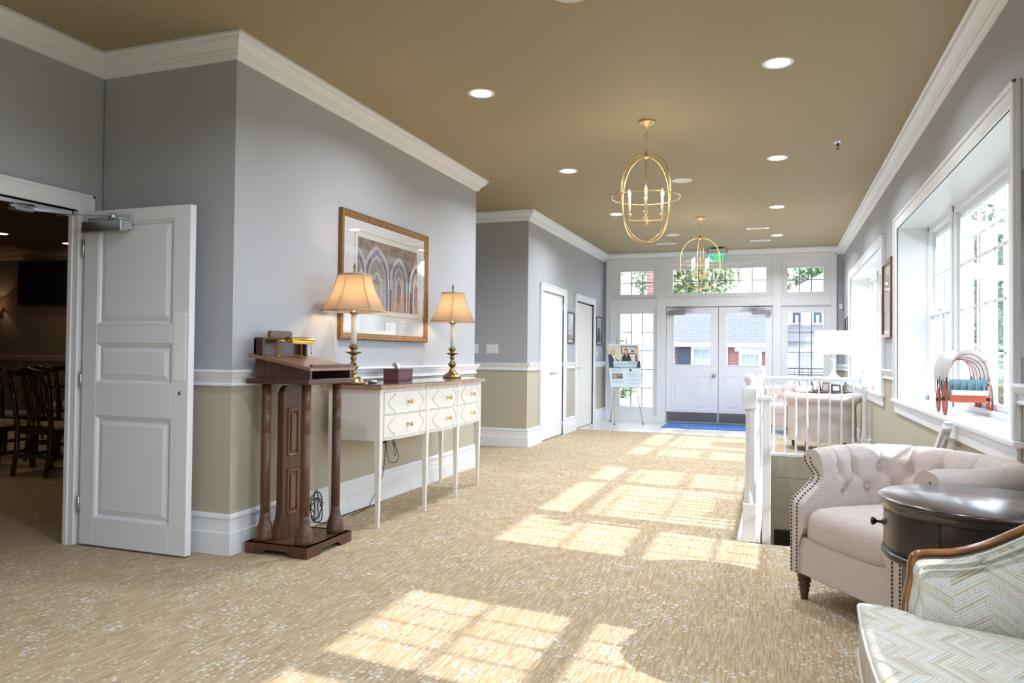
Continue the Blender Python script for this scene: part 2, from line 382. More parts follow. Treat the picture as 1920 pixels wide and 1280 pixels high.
# walls
m = M(); wseg(m, XH+0.1, XL, YC, YE, 0, H); STR('wall_left', m, WM)
m = M(); wseg(m, XD-0.06, XD, YB, 1.75, 0, H); wseg(m, XD-0.06, XD, 3.37, YC+0.1, 0, H); m.box(XD-0.06, XD, 1.75, 3.37, 2.03, H); STR('wall_doorway', m, WM)
m = M(); wseg(m, XH-0.1, XH, YE-0.3, YM+0.1, 0, H); STR('wall_hallway', m, WM)
m = M()
for a, b in ((YM, 9.60), (10.69, 11.44), (12.60, YF+0.1)): wseg(m, XL-0.14, XL, a, b, 0, H)
for a, b in ((9.60, 10.69), (11.44, 12.60)): m.box(XL-0.14, XL, a, b, 2.06, H)
wseg(m, XH, XL-0.14, YM, YM+0.12, 0, H)
m.box(XH, XL-0.20, YM+0.12, YF, 0, 2.5, mi=0)
STR('wall_closets', m, WM)
m = M(); wseg(m, XL-0.1, -2.94, YF, YF+0.14, 0, H); wseg(m, 0.935, XR+0.05, YF, YF+0.14, 0, H); m.box(-2.94, 0.935, YF, YF+0.14, 2.93, H); STR('wall_entry', m, WM)
m = M(); wseg(m, XD-0.12, XR+0.36, YB-0.12, YB, 0, H); STR('wall_back', m, WM)
WINS = [(4.02, 7.53), (8.51, 12.08), (-0.43, 3.07), (-4.9, -1.4)]
m = M(); edges = sorted(WINS); y = YB
for a, b in edges:
    wseg(m, XR, XR+0.36, y, a-0.02, 0, H); m.box(XR, XR+0.36, a-0.02, b+0.02, 0, 0.785, mi=1); m.box(XR, XR+0.36, a-0.02, b+0.02, 2.38, H, mi=0); y = b+0.02
wseg(m, XR, XR+0.36, y, YF+0.14, 0, H)
m.box(XR, XR+0.36, 4.8, 9.6, -2.6, 0, mi=1)
STR('wall_right', m, WM)
# lower stairwell
m = M(); m.box(-0.26, -0.16, 4.88, 9.55, -2.6, -0.25); m.box(-0.26, XR, 9.45, 9.55, -2.6, -0.25); m.box(-0.26, XR, 4.88, 4.98, -2.6, -0.25)
m.box(-0.165, -0.159, 4.98, 9.45, -0.25, -0.001); m.box(-0.16, XR, 9.445, 9.45, -0.25, -0.001)
STR('wall_stairwell', m, BEIGE)
m = M(); m.box(-0.26, XR, 4.88, 9.55, -2.7, -2.6); STR('floor', m, CARPET)
m = M()
for i in range(13): m.box(-0.155, XR-0.005, 4.985+i*0.27, 4.985+(i+1)*0.27+0.02, -2.6, -0.19*(i+1))
st = STR('stair_flight', m, CARPET)
m = M(); m.box(-0.02, 0.06, 9.40, 9.445, -2.6, -0.90, 0.004); m.box(0.82, 0.90, 9.40, 9.445, -2.6, -0.90, 0.004); m.box(-0.02, 0.90, 9.39, 9.445, -0.98, -0.86, 0.004); m.box(0.06, 0.82, 9.42, 9.444, -2.6, -0.98)
m.box(0.12, 0.76, 9.405, 9.43, -1.9, -1.08, 0.004); STR('door_4', m, DARKWOOD)
# the darker function room behind the doorway
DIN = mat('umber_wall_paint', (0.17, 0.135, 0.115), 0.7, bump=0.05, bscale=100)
def damask():
    m_, n, l, b = nmat('damask_wallpaper'); tc = n.new('ShaderNodeTexCoord'); sp = n.new('ShaderNodeSeparateXYZ'); l.new(tc.outputs['Object'], sp.inputs[0])
    a = mathn(n, l, 'SINE', mathn(n, l, 'MULTIPLY', sp.outputs[0], 21.0)); c = mathn(n, l, 'SINE', mathn(n, l, 'MULTIPLY', sp.outputs[2], 12.0))
    f = mathn(n, l, 'ABSOLUTE', mathn(n, l, 'ADD', a, c)); r = ramp(n, l, f, [(0.1, (0.26, 0.22, 0.19)), (0.35, (0.15, 0.125, 0.11))]); l.new(r, b.inputs['Base Color']); b.inputs['Roughness'].default_value = 0.7
    return m_
DAM = damask()
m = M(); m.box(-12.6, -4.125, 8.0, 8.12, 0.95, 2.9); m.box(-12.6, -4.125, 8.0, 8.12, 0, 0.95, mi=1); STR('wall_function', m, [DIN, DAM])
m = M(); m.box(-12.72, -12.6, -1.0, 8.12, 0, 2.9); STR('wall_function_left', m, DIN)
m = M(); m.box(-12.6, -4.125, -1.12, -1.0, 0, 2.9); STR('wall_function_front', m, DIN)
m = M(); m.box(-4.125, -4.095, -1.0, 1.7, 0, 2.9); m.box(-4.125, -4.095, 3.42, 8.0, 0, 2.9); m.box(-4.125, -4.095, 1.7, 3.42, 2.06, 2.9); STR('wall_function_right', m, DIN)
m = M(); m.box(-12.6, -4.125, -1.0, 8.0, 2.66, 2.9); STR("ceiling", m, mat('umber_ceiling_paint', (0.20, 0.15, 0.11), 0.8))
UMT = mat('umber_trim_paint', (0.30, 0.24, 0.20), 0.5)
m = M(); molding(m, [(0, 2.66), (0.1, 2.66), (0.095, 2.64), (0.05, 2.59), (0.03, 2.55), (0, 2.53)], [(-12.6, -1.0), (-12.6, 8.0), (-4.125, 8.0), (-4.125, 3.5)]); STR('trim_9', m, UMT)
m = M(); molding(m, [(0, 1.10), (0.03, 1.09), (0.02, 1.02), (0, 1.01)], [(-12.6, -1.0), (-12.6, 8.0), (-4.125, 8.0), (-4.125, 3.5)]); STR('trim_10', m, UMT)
# crown, chair rail, baseboards
CR = [(0, H), (0.10, H), (0.102, H-0.016), (0.09, H-0.022), (0.082, H-0.045), (0.060, H-0.068), (0.042, H-0.078), (0.042, H-0.088), (0.032, H-0.095), (0.028, H-0.110), (0.018, H-0.122), (0, H-0.130)]
m = M(); molding(m, CR, [(XD, YB), (XD, YC), (XL, YC), (XL, YE), (XH, YE), (XH, YM), (XL, YM), (XL, YF), (XR, YF), (XR, YB)]); STR('trim_1', m, WHITE)
RL = [(0, 1.075), (0.045, 1.075), (0.047, 1.062), (0.036, 1.052), (0.030, 1.035), (0.016, 1.018), (0.014, 0.998), (0.022, 0.992), (0.022, 0.982), (0, 0.978)]
BB = [(0, 0.235), (0.012, 0.235), (0.020, 0.224), (0.022, 0.210), (0.014, 0.204), (0.016, 0.130), (0.024, 0.126), (0.024, 0.0), (0, 0)]
runs_r = [[(XD, YB), (XD, 1.65)], [(XD, 3.47), (XD, YC), (XL, YC), (XL, YE), (XH, YE), (XH, YM), (XL, YM), (XL, 9.50)], [(XL, 10.79), (XL, 11.34)], [(XL, 12.70), (XL, YF), (-2.945, YF)],
        [(0.937, YF), (XR, YF), (XR, 12.18)], [(XR, 8.41), (XR, 7.63)], [(XR, 3.92), (XR, 3.17)], [(XR, -0.53), (XR, -1.3)], [(XR, -5.0), (XR, YB)]]
m = M(); [molding(m, RL, r) for r in runs_r]; STR('trim_2', m, WHITE)
runs_b = runs_r[:4]+[[(0.937, YF), (XR, YF), (XR, 9.50)], [(XR, 4.95), (XR, YB)]]
m = M(); [molding(m, BB, r) for r in runs_b[:2]]; STR('baseboard_left', m, WHITE)
m = M(); [molding(m, BB, r) for r in runs_b[2:4]]; STR('baseboard_closets', m, WHITE)
m = M(); [molding(m, BB, r) for r in runs_b[4:]]; STR('baseboard_right', m, WHITE)

# ------------------------------------------------------------------ right-hand windows
def window(idx, y0, y1):
    m = M(); X = XR
    # casing and jamb liner
    m.box(X-0.02, X, y0-0.10, y0, 0.815, 2.46, 0.003); m.box(X-0.02, X, y1, y1+0.10, 0.815, 2.46, 0.003); m.box(X-0.02, X, y0, y1, 2.36, 2.46, 0.003)
    m.box(X-0.034, X-0.02, y0-0.10, y0-0.08, 0.815, 2.46, 0.003); m.box(X-0.034, X-0.02, y1+0.08, y1+0.10, 0.815, 2.46, 0.003); m.box(X-0.034, X-0.02, y0-0.1, y1+0.1, 2.44, 2.462, 0.003)
    m.box(X-0.01, X+0.26, y0-0.02, y0, 0.80, 2.38); m.box(X-0.01, X+0.26, y1, y1+0.02, 0.80, 2.38); m.box(X-0.01, X+0.26, y0-0.02, y1+0.02, 2.36, 2.38)
    root = STR('window_%d' % idx, m, WHITE)
    off = root.location
    def part(name, fn, mt, par=root):
        q = M(off=off); fn(q); return q.build(name, mt, par)
    def sill(q):
        q.box(X, X+0.30, y0, y1, 0.785, 0.815); q.box(X-0.045, X, y0-0.14, y1+0.14, 0.785, 0.815, 0.008, seg=2)
        q.box(X-0.02, X, y0-0.1, y1+0.1, 0.69, 0.785, 0.003)
    part('window_sill', sill, WHITE)
    F0, F1 = X+0.24, X+0.34
    mull = [y0+0.98, y1-0.98]
    def frame(q):
        q.box(F0, F1, y0-0.02, y1+0.02, 2.31, 2.38, 0.003); q.box(F0, F1, y0-0.02, y1+0.02, 0.78, 0.855, 0.003)
        q.box(F0, F1, y0-0.02, y0+0.035, 0.8, 2.36, 0.003); q.box(F0, F1, y1-0.035, y1+0.02, 0.8, 2.36, 0.003)
        for c in mull: q.box(F0, F1, c-0.055, c+0.055, 0.8, 2.36, 0.003); q.box(F0-0.012, F0, c-0.03, c+0.03, 0.8, 2.36, 0.003)
    part('window_frame', frame, WHITE)
    def sash(a, b, z0, z1, cols, rows, gx):
        def f(q):
            w = 0.042
            q.box(gx-0.018, gx+0.018, a, b, z0, z0+w, 0.003); q.box(gx-0.018, gx+0.018, a, b, z1-w, z1, 0.003)
            q.box(gx-0.018, gx+0.018, a, a+w, z0+w, z1-w, 0.003); q.box(gx-0.018, gx+0.018, b-w, b, z0+w, z1-w, 0.003)
            for k in range(1, cols):
                yy = a+w+(b-a-2*w)*k/cols; q.box(gx-0.006, gx+0.006, yy-0.007, yy+0.007, z0+w, z1-w)
            for zz in rows: q.box(gx-0.006, gx+0.006, a+w, b-w, zz-0.008, zz+0.008)
        s_ = part('sash', f, WHITE)
        part('pane', lambda q: q.box(gx-0.002, gx+0.002, a+0.04, b-0.04, z0+0.04, z1-0.04), GLASS, s_)
        return s_
    for a, b in ((y0+0.035, mull[0]-0.055), (mull[1]+0.055, y1-0.035)):
        sash(a, b, 1.555, 2.31, 4, [1.93], X+0.305)
        l_ = sash(a, b, 0.855, 1.60, 4, [1.225], X+0.265)
        part('sash_lock', lambda q: (q.box(X+0.235, X+0.262, (a+b)/2-0.03, (a+b)/2+0.03, 1.585, 1.60, 0.003), q.tube([(X+0.25, (a+b)/2-0.02, 1.605), (X+0.25, (a+b)/2+0.03, 1.608)], 0.005)), CHROME, l_)
    sash(mull[0]+0.055, mull[1]-0.055, 0.855, 2.31, 6, [1.90, 1.56, 1.22], X+0.29)
for i, (a, b) in enumerate(WINS): window(i+1, a, b)

# ------------------------------------------------------------------ entry doors with transoms and sidelights
m = M(); a, b = YF-0.03, YF+0.12
for x0, x1 in ((-2.944, -2.84), (-2.02, -1.86), (-0.064, 0.073), (0.85, 0.935)): m.box(x0, x1, a, b, 0, 2.93, 0.004)
for x0, x1 in ((-2.84, -2.02), (-1.86, -0.064), (0.073, 0.85)):
    m.box(x0, x1, a, b, 2.83, 2.93, 0.004); m.box(x0, x1, a, b, 2.06, 2.21, 0.004)
    # stepped bead inside each bay
    for (p0, p1, q0, q1) in (((x0, x1, 2.80, 2.83), (x0, x1, 2.21, 2.235), (x0, x0+0.03, 2.235, 2.80), (x1-0.03, x1, 2.235, 2.80)),): 
        for r_ in (p0, p1, q0, q1): m.box(r_[0], r_[1], YF, b, r_[2], r_[3], 0.004)
for x0, x1 in ((-2.84, -2.02), (0.073, 0.85)): m.box(x0, x1, a, b, 0, 0.10, 0.004)
m.box(-2.944, 0.935, a-0.012, a, 2.90, 2.93, 0.003); m.box(-2.944, -2.92, a-0.012, a, 0, 2.93, 0.003); m.box(0.912, 0.935, a-0.012, a, 0, 2.93, 0.003)
ent = STR('window_5', m, WHITE)
def glazed(par, x0, x1, z0, z1, ox0, ox1, oz0, oz1, cols, rows, name='sash'):
    q = M(off=par.location)
    q.box(ox0, x0, YF+0.02, YF+0.07, oz0, oz1, 0.003); q.box(x1, ox1, YF+0.02, YF+0.07, oz0, oz1, 0.003)
    q.box(x0, x1, YF+0.02, YF+0.07, oz0, z0, 0.003); q.box(x0, x1, YF+0.02, YF+0.07, z1, oz1, 0.003)
    for k in range(1, cols): xx = x0+(x1-x0)*k/cols; q.box(xx-0.008, xx+0.008, YF+0.035, YF+0.055, z0, z1, mi=1)
    for k in range(1, rows): zz = z0+(z1-z0)*k/rows; q.box(x0, x1, YF+0.035, YF+0.055, zz-0.007, zz+0.007, mi=1)
    s_ = q.build(name, [WHITE, mat('muntin_grey', (0.26, 0.26, 0.29), 0.4)], par)
    q = M(off=par.location); q.box(x0, x1, YF+0.043, YF+0.047, z0, z1); q.build('pane', GLASS, s_)
glazed(ent, -2.69, -2.095, 2.296, 2.707, -2.81, -2.05, 2.235, 2.80, 3, 2)
glazed(ent, -1.745, -0.178, 2.30, 2.722, -1.83, -0.094, 2.235, 2.80, 7, 2)
glazed(ent, 0.172, 0.732, 2.292, 2.70, 0.103, 0.82, 2.235, 2.80, 3, 2)
glazed(ent, -2.69, -2.095, 0.267, 1.945, -2.84, -2.02, 0.10, 2.06, 3, 5)
glazed(ent, 0.178, 0.735, 0.267, 1.940, 0.073, 0.85, 0.10, 2.06, 3, 5)
# the pair of doors
def entry_leaf(n, x0, x1, gx0, gx1, knob):
    y0, y1 = YF+0.005, YF+0.05
    m = M(); m.box(x0, x1, y0, y1, 0.015, 1.035, 0.003); m.box(x0, x1, y0, y1, 1.935, 2.05, 0.003)
    m.box(x0, gx0, y0, y1, 1.035, 1.935, 0.003); m.box(gx1, x1, y0, y1, 1.035, 1.935, 0.003)
    w = (x1-x0-0.30)/2
    for k in range(2):
        px = x0+0.10+k*(w+0.10)
        for r_ in ((px, px+w, 0.24, 0.252), (px, px+w, 0.838, 0.85), (px, px+0.012, 0.252, 0.838), (px+w-0.012, px+w, 0.252, 0.838)): m.box(r_[0], r_[1], y0-0.006, y0+0.002, r_[2], r_[3], 0.002)
        m.box(px+0.05, px+w-0.05, y0-0.006, y0+0.002, 0.30, 0.79, 0.004)
    m.box(gx0-0.015, gx1+0.015, y0-0.008, y0, 1.02, 1.035, 0.002); m.box(gx0-0.015, gx1+0.015, y0-0.008, y0, 1.935, 1.95, 0.002); m.box(gx0-0.015, gx0, y0-0.008, y0, 1.035, 1.935, 0.002); m.box(gx1, gx1+0.015, y0-0.008, y0, 1.035, 1.935, 0.002)
    d = STR('door_%d' % n, m, DOORW); o_ = d.location
    q = M(off=o_); q.box(gx0, gx1, y0+0.02, y0+0.026, 1.035, 1.935); q.build('pane', GLASS, d)
    q = M(off=o_); q.box(x0+0.01, x1-0.01, y0-0.005, y0, 0.035, 0.20, 0.001); q.build('kick_plate', mat('brushed_kick_plate', (0.20, 0.20, 0.215), 0.4, 0.85), d)
    s = 1 if n == 5 else -1; xe = x0 if n == 5 else x1
    q = M(off=o_); q.box(xe+s*0.03, xe+s*0.33, y0-0.075, y0, 1.91, 1.985, 0.006); cl = q.build('door_closer', mat('closer_grey', (0.33, 0.33, 0.35), 0.4, 0.6), d)
    q = M(off=o_); q.box(xe+s*0.13, xe+s*0.28, y0-0.07, y0-0.01, 1.985, 2.02, 0.004); q.bar((xe+s*0.22, y0-0.05, 2.03), (xe+s*0.50, y0-0.06, 2.018), 0.03, 0.012); q.bar((xe+s*0.50, y0-0.06, 2.012), (xe+s*0.30, y0-0.01, 2.03), 0.02, 0.01); q.build('closer_arm', CHROME, cl)
    if knob:
        q = M(off=o_); q.lathe([(0.034, 0), (0.034, 0.008), (0.012, 0.012), (0.012, 0.035), (0.027, 0.045), (0.027, 0.06), (0.0001, 0.066)], (0, 0, 0), 20, mtx=Matrix.Translation((x1-0.075, y0, 0.85)) @ Matrix.Rotation(PI/2, 4, 'X')); q.build('door_knob', CHROME, d)
    q = M(off=o_); q.box(x0, x1, y0-0.012, y1, 0.004, 0.03, 0.002); q.build('door_sweep', mat('door_sweep_grey', (0.25, 0.24, 0.23), 0.5), d)
entry_leaf(5, -1.855, -0.962, -1.721, -1.091, True)
entry_leaf(6, -0.952, -0.068, -0.826, -0.181, False)
m = M(); m.box(-0.985, -0.930, YF+0.052, YF+0.062, 0.03, 2.05); m.box(-1.86, -0.064, YF+0.052, YF+0.075, 2.035, 2.07); m.box(-1.862, -1.845, YF+0.052, YF+0.075, 0.0, 2.07); m.box(-0.078, -0.062, YF+0.052, YF+0.075, 0.0, 2.07); m.box(-1.86, -0.064, YF+0.03, YF+0.075, 0.0, 0.03); STR('trim_7', m, mat('door_stop_grey', (0.36, 0.36, 0.38), 0.5))  # door stops added behind the leaf gaps to block light leaks
# ------------------------------------------------------------------ closet double door and ajar door on the mid wall
def casing(m, y0, y1, zt, x=XL, w=0.10, t=0.02, s=1):
    for r_ in ((y0-w, y0, 0, zt+w), (y1, y1+w, 0, zt+w), (y0, y1, zt, zt+w)):
        m.box(x, x+s*t, r_[0], r_[1], r_[2], r_[3], 0.004)
    for r_ in ((y0-w, y0-w+0.02, 0, zt+w), (y1+w-0.02, y1+w, 0, zt+w), (y0-w, y1+w, zt+w-0.02, zt+w)):
        m.box(x+s*t, x+s*(t+0.01), r_[0], r_[1], r_[2], r_[3], 0.003)
m = M(); casing(m, 9.60, 10.69, 2.06); m.box(XL-0.14, XL, 9.59, 9.60, 0, 2.06); m.box(XL-0.14, XL, 10.69, 10.70, 0, 2.06); STR('trim_3', m, WHITE)
for k, (a, b) in enumerate(((9.603, 10.143), (10.147, 10.687))):
    m = M(); m.box(XL-0.05, XL-0.012, a, b, 0.012, 2.055, 0.002)
    cw = (b-a-0.21)/2
    for c in range(2):
        ya = a+0.07+c*(cw+0.07)
        for z0, z1 in ((0.18, 0.78), (0.93, 1.55), (1.66, 1.92)):
            m.box(XL-0.014, XL-0.006, ya, ya+cw, z0, z1, 0.004); m.box(XL-0.008, XL-0.001, ya+0.03, ya+cw-0.03, z0+0.03, z1-0.03, 0.005)
    d = STR('door_%d' % (7+k), m, DOORW)
    q = M(off=d.location); yy = 10.143-0.05 if k == 0 else 10.147+0.05; s = -1 if k == 0 else 1
    q.lathe([(0.026, 0), (0.026, 0.01), (0.01, 0.014), (0.01, 0.045)], (0, 0, 0), 16, mtx=Matrix.Translation((XL-0.012, yy, 0.92)) @ Matrix.Rotation(PI/2, 4, 'Y')); q.tube([(XL+0.035, yy, 0.92), (XL+0.038, yy+s*0.05, 0.922), (XL+0.034, yy+s*0.10, 0.918)], 0.008); q.build('door_lever', CHROME, d)
    for z in (0.15, 1.05, 1.90):
        q = M(off=d.location); ye = a if k == 0 else b; q.tube([(XL-0.002, ye, z-0.045), (XL-0.002, ye, z+0.045)], 0.007); q.build('hinge', CHROME, d)
m = M(); casing(m, 11.44, 12.60, 2.06); m.box(XL-0.14, XL, 11.43, 11.44, 0, 2.06); m.box(XL-0.14, XL, 12.60, 12.61, 0, 2.06); m.box(XL-0.14, XL, 11.44, 12.60, 2.055, 2.065); STR('trim_4', m, WHITE)
m = M(); m.box(XL-0.05, XL-0.015, 11.475, 12.595, 0.012, 2.03, 0.002, mi=0); m.box(XL-0.13, XL-0.125, 11.44, 12.60, 0, 2.06, mi=1)  # dark sheet at the back paints the shade inside the gap
d = STR('door_9', m, [mat('ivory_door_paint', (0.74, 0.72, 0.66), 0.4), mat('gap_shade', (0.06, 0.07, 0.09), 0.8)])
for z in (0.18, 1.05, 1.9):
    q = M(off=d.location); q.box(XL-0.02, XL-0.008, 11.445, 11.475, z-0.05, z+0.05, 0.002); q.build('hinge', CHROME, d)
q = M(off=d.location); q.tube([(XL-0.02, 11.53, 0.98), (XL+0.035, 11.53, 0.98), (XL+0.035, 11.62, 0.98)], 0.009); q.build('door_lever', CHROME, d)
# ------------------------------------------------------------------ doorway to the function room with open leaf
m = M(); casing(m, 1.75, 3.36, 2.035, x=XD, w=0.105, t=0.022)
m.box(XD-0.065, XD+0.0, 3.36, 3.375, 0, 2.05); m.box(XD-0.065, XD+0.0, 1.735, 1.75, 0, 2.05); m.box(XD-0.065, XD, 1.735, 3.375, 2.03, 2.045); m.box(XD-0.05, XD-0.025, 1.75, 3.36, 2.01, 2.035); m.box(XD-0.05, XD-0.025, 3.352, 3.36, 0, 2.03)
STR('trim_5', m, WHITE)
m = M(); X0, X1, Ya, Yb = -3.975, -3.165, 3.375, 3.42
def frame_panels(m, x0, x1, ya, yb, z0, z1, pans):
    """stiles and rails with recessed raised panels"""
    px0, px1 = pans[0][0], pans[0][1]
    m.box(x0, px0, ya, yb, z0, z1, 0.002); m.box(px1, x1, ya, yb, z0, z1, 0.002)
    zs = [z0]+[z for p in pans for z in (p[2], p[3])]+[z1]
    for i in range(0, len(zs), 2): m.box(px0, px1, ya, yb, zs[i], zs[i+1], 0.002)
    for p in pans:
        m.box(p[0], p[1], ya+0.018, yb-0.018, p[2], p[3])
        for f, s in ((ya, 1), (yb, -1)):
            # sloped moulding and raised field
            A = [(p[0], p[2]), (p[1], p[2]), (p[1], p[3]), (p[0], p[3])]
            def ring(d0, h0, d1, h1):
                V = []
                for d_, h_ in ((d0, h0), (d1, h1)):
                    V += [(p[0]+d_, f+s*h_, p[2]+d_), (p[1]-d_, f+s*h_, p[2]+d_), (p[1]-d_, f+s*h_, p[3]-d_), (p[0]+d_, f+s*h_, p[3]-d_)]
                m._new(V, [(i, (i+1) % 4, 4+(i+1) % 4, 4+i) for i in range(4)])
            ring(0, 0.0, 0.012, 0.006); ring(0.012, 0.006, 0.018, 0.017); ring(0.022, 0.0175, 0.055, 0.006)
            m._new([(p[0]+0.055, f+s*0.006, p[2]+0.055), (p[1]-0.055, f+s*0.006, p[2]+0.055), (p[1]-0.055, f+s*0.006, p[3]-0.055), (p[0]+0.055, f+s*0.006, p[3]-0.055)], [(0, 1, 2, 3)])
frame_panels(m, X0, X1, Ya, Yb, 0.012, 2.025, [(-3.865, -3.29, 0.175, 0.79), (-3.865, -3.29, 0.985, 1.225), (-3.865, -3.29, 1.335, 1.95)])
d = STR('door_1', m, DOORW); o_ = d.location
q = M(off=o_); q.box(-3.272, -3.185, Ya-0.003, Ya, 1.012, 1.40, 0.001)
for x in (-3.262, -3.195):
    for z in (1.022, 1.206, 1.39): q.sphere((x, Ya-0.003, z), 0.004, 8, 4)
q.build('push_plate', mat('pale_push_plate', (0.90, 0.92, 0.96), 0.4), d)
q = M(off=o_); q.lathe([(0.012, 0), (0.012, 0.004), (0.008, 0.007), (0.0001, 0.007)], mtx=Matrix.Translation((-3.22, Ya, 0.94)) @ Matrix.Rotation(PI/2, 4, 'X')); q.build('lock_cylinder', CHROME, d)
q = M(off=o_); q.box(-3.945, -3.63, Ya-0.055, Ya-0.001, 1.885, 1.955, 0.006); q.box(-3.94, -3.635, Ya-0.058, Ya-0.055, 1.905, 1.910); q.box(-3.94, -3.60, Ya-0.01, Ya, 1.90, 1.985, 0.002); cl = q.build('door_closer', CHROME, d)
q = M(off=o_); q.box(-3.90, -3.66, Ya-0.04, Ya-0.005, 1.955, 1.975, 0.005); q.lathe([(0.02, 0), (0.02, 0.025), (0.012, 0.03)], (-3.72, Ya-0.03, 1.965), 14)
q.bar((-3.72, Ya-0.03, 1.985), (-4.00, Ya-0.11, 1.988), 0.02, 0.008); q.bar((-3.99, Ya-0.11, 1.988), (-4.06, Ya-0.12, 1.99), 0.016, 0.016)
q.bar((-4.00, Ya-0.11, 2.0), (-4.04, Ya-0.33, 1.985), 0.022, 0.018); q.box(-4.08, -4.0, Ya-0.42, Ya-0.30, 1.965, 1.99, 0.01); q.tube([(-4.04, Ya-0.28, 2.005), (-4.05, Ya-0.36, 2.0), (-4.04, Ya-0.42, 1.985)], 0.012); q.build('closer_arm', CHROME, cl)
for z in (0.25, 1.0, 1.8):
    q = M(off=o_); q.tube([(X0-0.006, Ya-0.004, z-0.05), (X0-0.006, Ya-0.004, z+0.05)], 0.008); q.build('hinge', CHROME, d)
# ------------------------------------------------------------------ console table
def fx(y):
    if y < 5.055: t = (y-4.43)/0.625; return -2.525+0.045*t+0.018*math.sin(PI*t)
    if y > 5.625: t = (6.25-y)/0.625; return -2.525+0.045*t+0.018*math.sin(PI*t)
    return -2.48+0.035*math.sin(PI*(y-5.055)/0.57)
R_ = thing('console_table', 'long cream sideboard with six drawers, tapered legs and glass-covered wooden top along the grey wall', 'sideboard', (-2.72, 5.34, 0))
ys = [4.43+(6.25-4.43)*i/48 for i in range(49)]
def outl(o, a=4.43, b=6.25, back=-2.925):
    yy = [a+(b-a)*i/48 for i in range(49)]
    return [(back, a)]+[(fx(min(max(y, 4.43), 6.25))+o, y) for y in yy]+[(back, b)]
q = W(R_); q.prism(outl(0), 'z', 0.585, 0.935); q.build('body', CREAMP, R_)
q = W(R_); q.prism(outl(0.032, 4.40, 6.285, -2.935), 'z', 0.935, 0.963, bev=0.004); top_ = q.build('table_top', BURL, R_)
q = W(R_); q.prism(outl(0.022, 4.41, 6.275, -2.925), 'z', 0.9635, 0.9685); q.build('glass_cover', TABLEGL, R_)
for (a, b) in ((4.475, 5.035), (5.08, 5.60), (5.645, 6.205)):
    for z0, z1 in ((0.603, 0.757), (0.763, 0.915)):
        q = W(R_)
        q.grid(lambda u, v: (fx(a+(b-a)*u)+0.005, a+(b-a)*u, z0+(z1-z0)*v), 24, 2)
        pts = [(a+(b-a)*i/24, z) for z, rg in ((z0, range(25)), (z1, range(24, -1, -1))) for i in rg]
        q._new([(fx(p[0])+0.005, p[0], p[1]) for p in pts]+[(fx(p[0])-0.002, p[0], p[1]) for p in pts], [(i, (i+1) % 50, 50+(i+1) % 50, 50+i) for i in range(50)])
        d = q.build('drawer', CREAMP, R_, fix=False)
        q = W(R_)   # recessed ogee groove
        for s in (1, -1):
            e = a if s == 1 else b; zc = (z0+z1)/2; P = [(0.115, z1-0.006), (0.115, z1-0.024)]
            P += [(0.105-0.062*math.sin(PI*k/12), z1-0.026-(z1-z0-0.052)*k/12) for k in range(13)]
            P += [(0.115, z0+0.024), (0.115, z0+0.006)]
            q.tube([(fx(e+s*p[0])+0.006, e+s*p[0], p[1]) for p in P], 0.0025, 5)
        for pp in ([(a+0.008, z0+0.008), (b-0.008, z0+0.008)],):
            q.tube([(fx(a+(b-a)*k/12)+0.005, a+(b-a)*k/12, z1-0.001) for k in range(13)], 0.0016, 5); q.tube([(fx(a+(b-a)*k/12)+0.005, a+(b-a)*k/12, z0+0.001) for k in range(13)], 0.0016, 5)
        for e in (a, b): q.tube([(fx(e)+0.004, e, z0), (fx(e)+0.004, e, z1)], 0.0016, 5)
        q.build('drawer_groove', CREAMD, d)
        q = W(R_); yc = (a+b)/2; q.lathe([(0.009, 0), (0.009, 0.004), (0.005, 0.008), (0.006, 0.02), (0.014, 0.027), (0.016, 0.034), (0.011, 0.042), (0.0001, 0.044)], seg=16, mtx=Matrix.Translation((fx(yc)+0.004, yc, (z0+z1)/2)) @ Matrix.Rotation(PI/2, 4, 'Y')); q.build('drawer_knob', mat('bright_brass', (0.75, 0.55, 0.22), 0.22, 1.0), d)
for (y, x) in ((4.452, fx(4.45)-0.02), (5.055, fx(5.055)-0.008), (5.625, fx(5.625)-0.008), (6.228, fx(6.23)-0.02), (4.452, -2.905), (6.228, -2.905)):
    q = W(R_); q.taper((x, y, 0), (x, y, 0.60), 0.011, 0.011, 0.021, 0.021); q.box(x-0.021, x+0.021, y-0.021, y+0.021, 0.60, 0.934, 0.002); q.build('leg', CREAMP, R_)
# ------------------------------------------------------------------ table lamps with bell shades
def translucent(name, col, k=0.5):
    m = bpy.data.materials.new(name); m.use_nodes = True; n, l = m.node_tree.nodes, m.node_tree.links; n.clear()
    o = n.new('ShaderNodeOutputMaterial'); mx = n.new('ShaderNodeMixShader'); d = n.new('ShaderNodeBsdfDiffuse'); t = n.new('ShaderNodeBsdfTranslucent')
    d.inputs[0].default_value = (*col, 1); t.inputs[0].default_value = (*col, 1); mx.inputs[0].default_value = k
    l.new(d.outputs[0], mx.inputs[1]); l.new(t.outputs[0], mx.inputs[2]); l.new(mx.outputs[0], o.inputs[0]); return m
SHADET = translucent('silk_shade_translucent', (0.34, 0.255, 0.18), 0.4)
SHADEW = translucent('white_drum_shade', (0.85, 0.84, 0.80), 0.5)
def point(name, loc, e, col, r=0.03):
    L = bpy.data.lights.new(name, 'POINT'); L.energy = e; L.color = col; L.shadow_soft_size = r
    o = bpy.data.objects.new(name, L); COL.objects.link(o); o.location = loc; return o
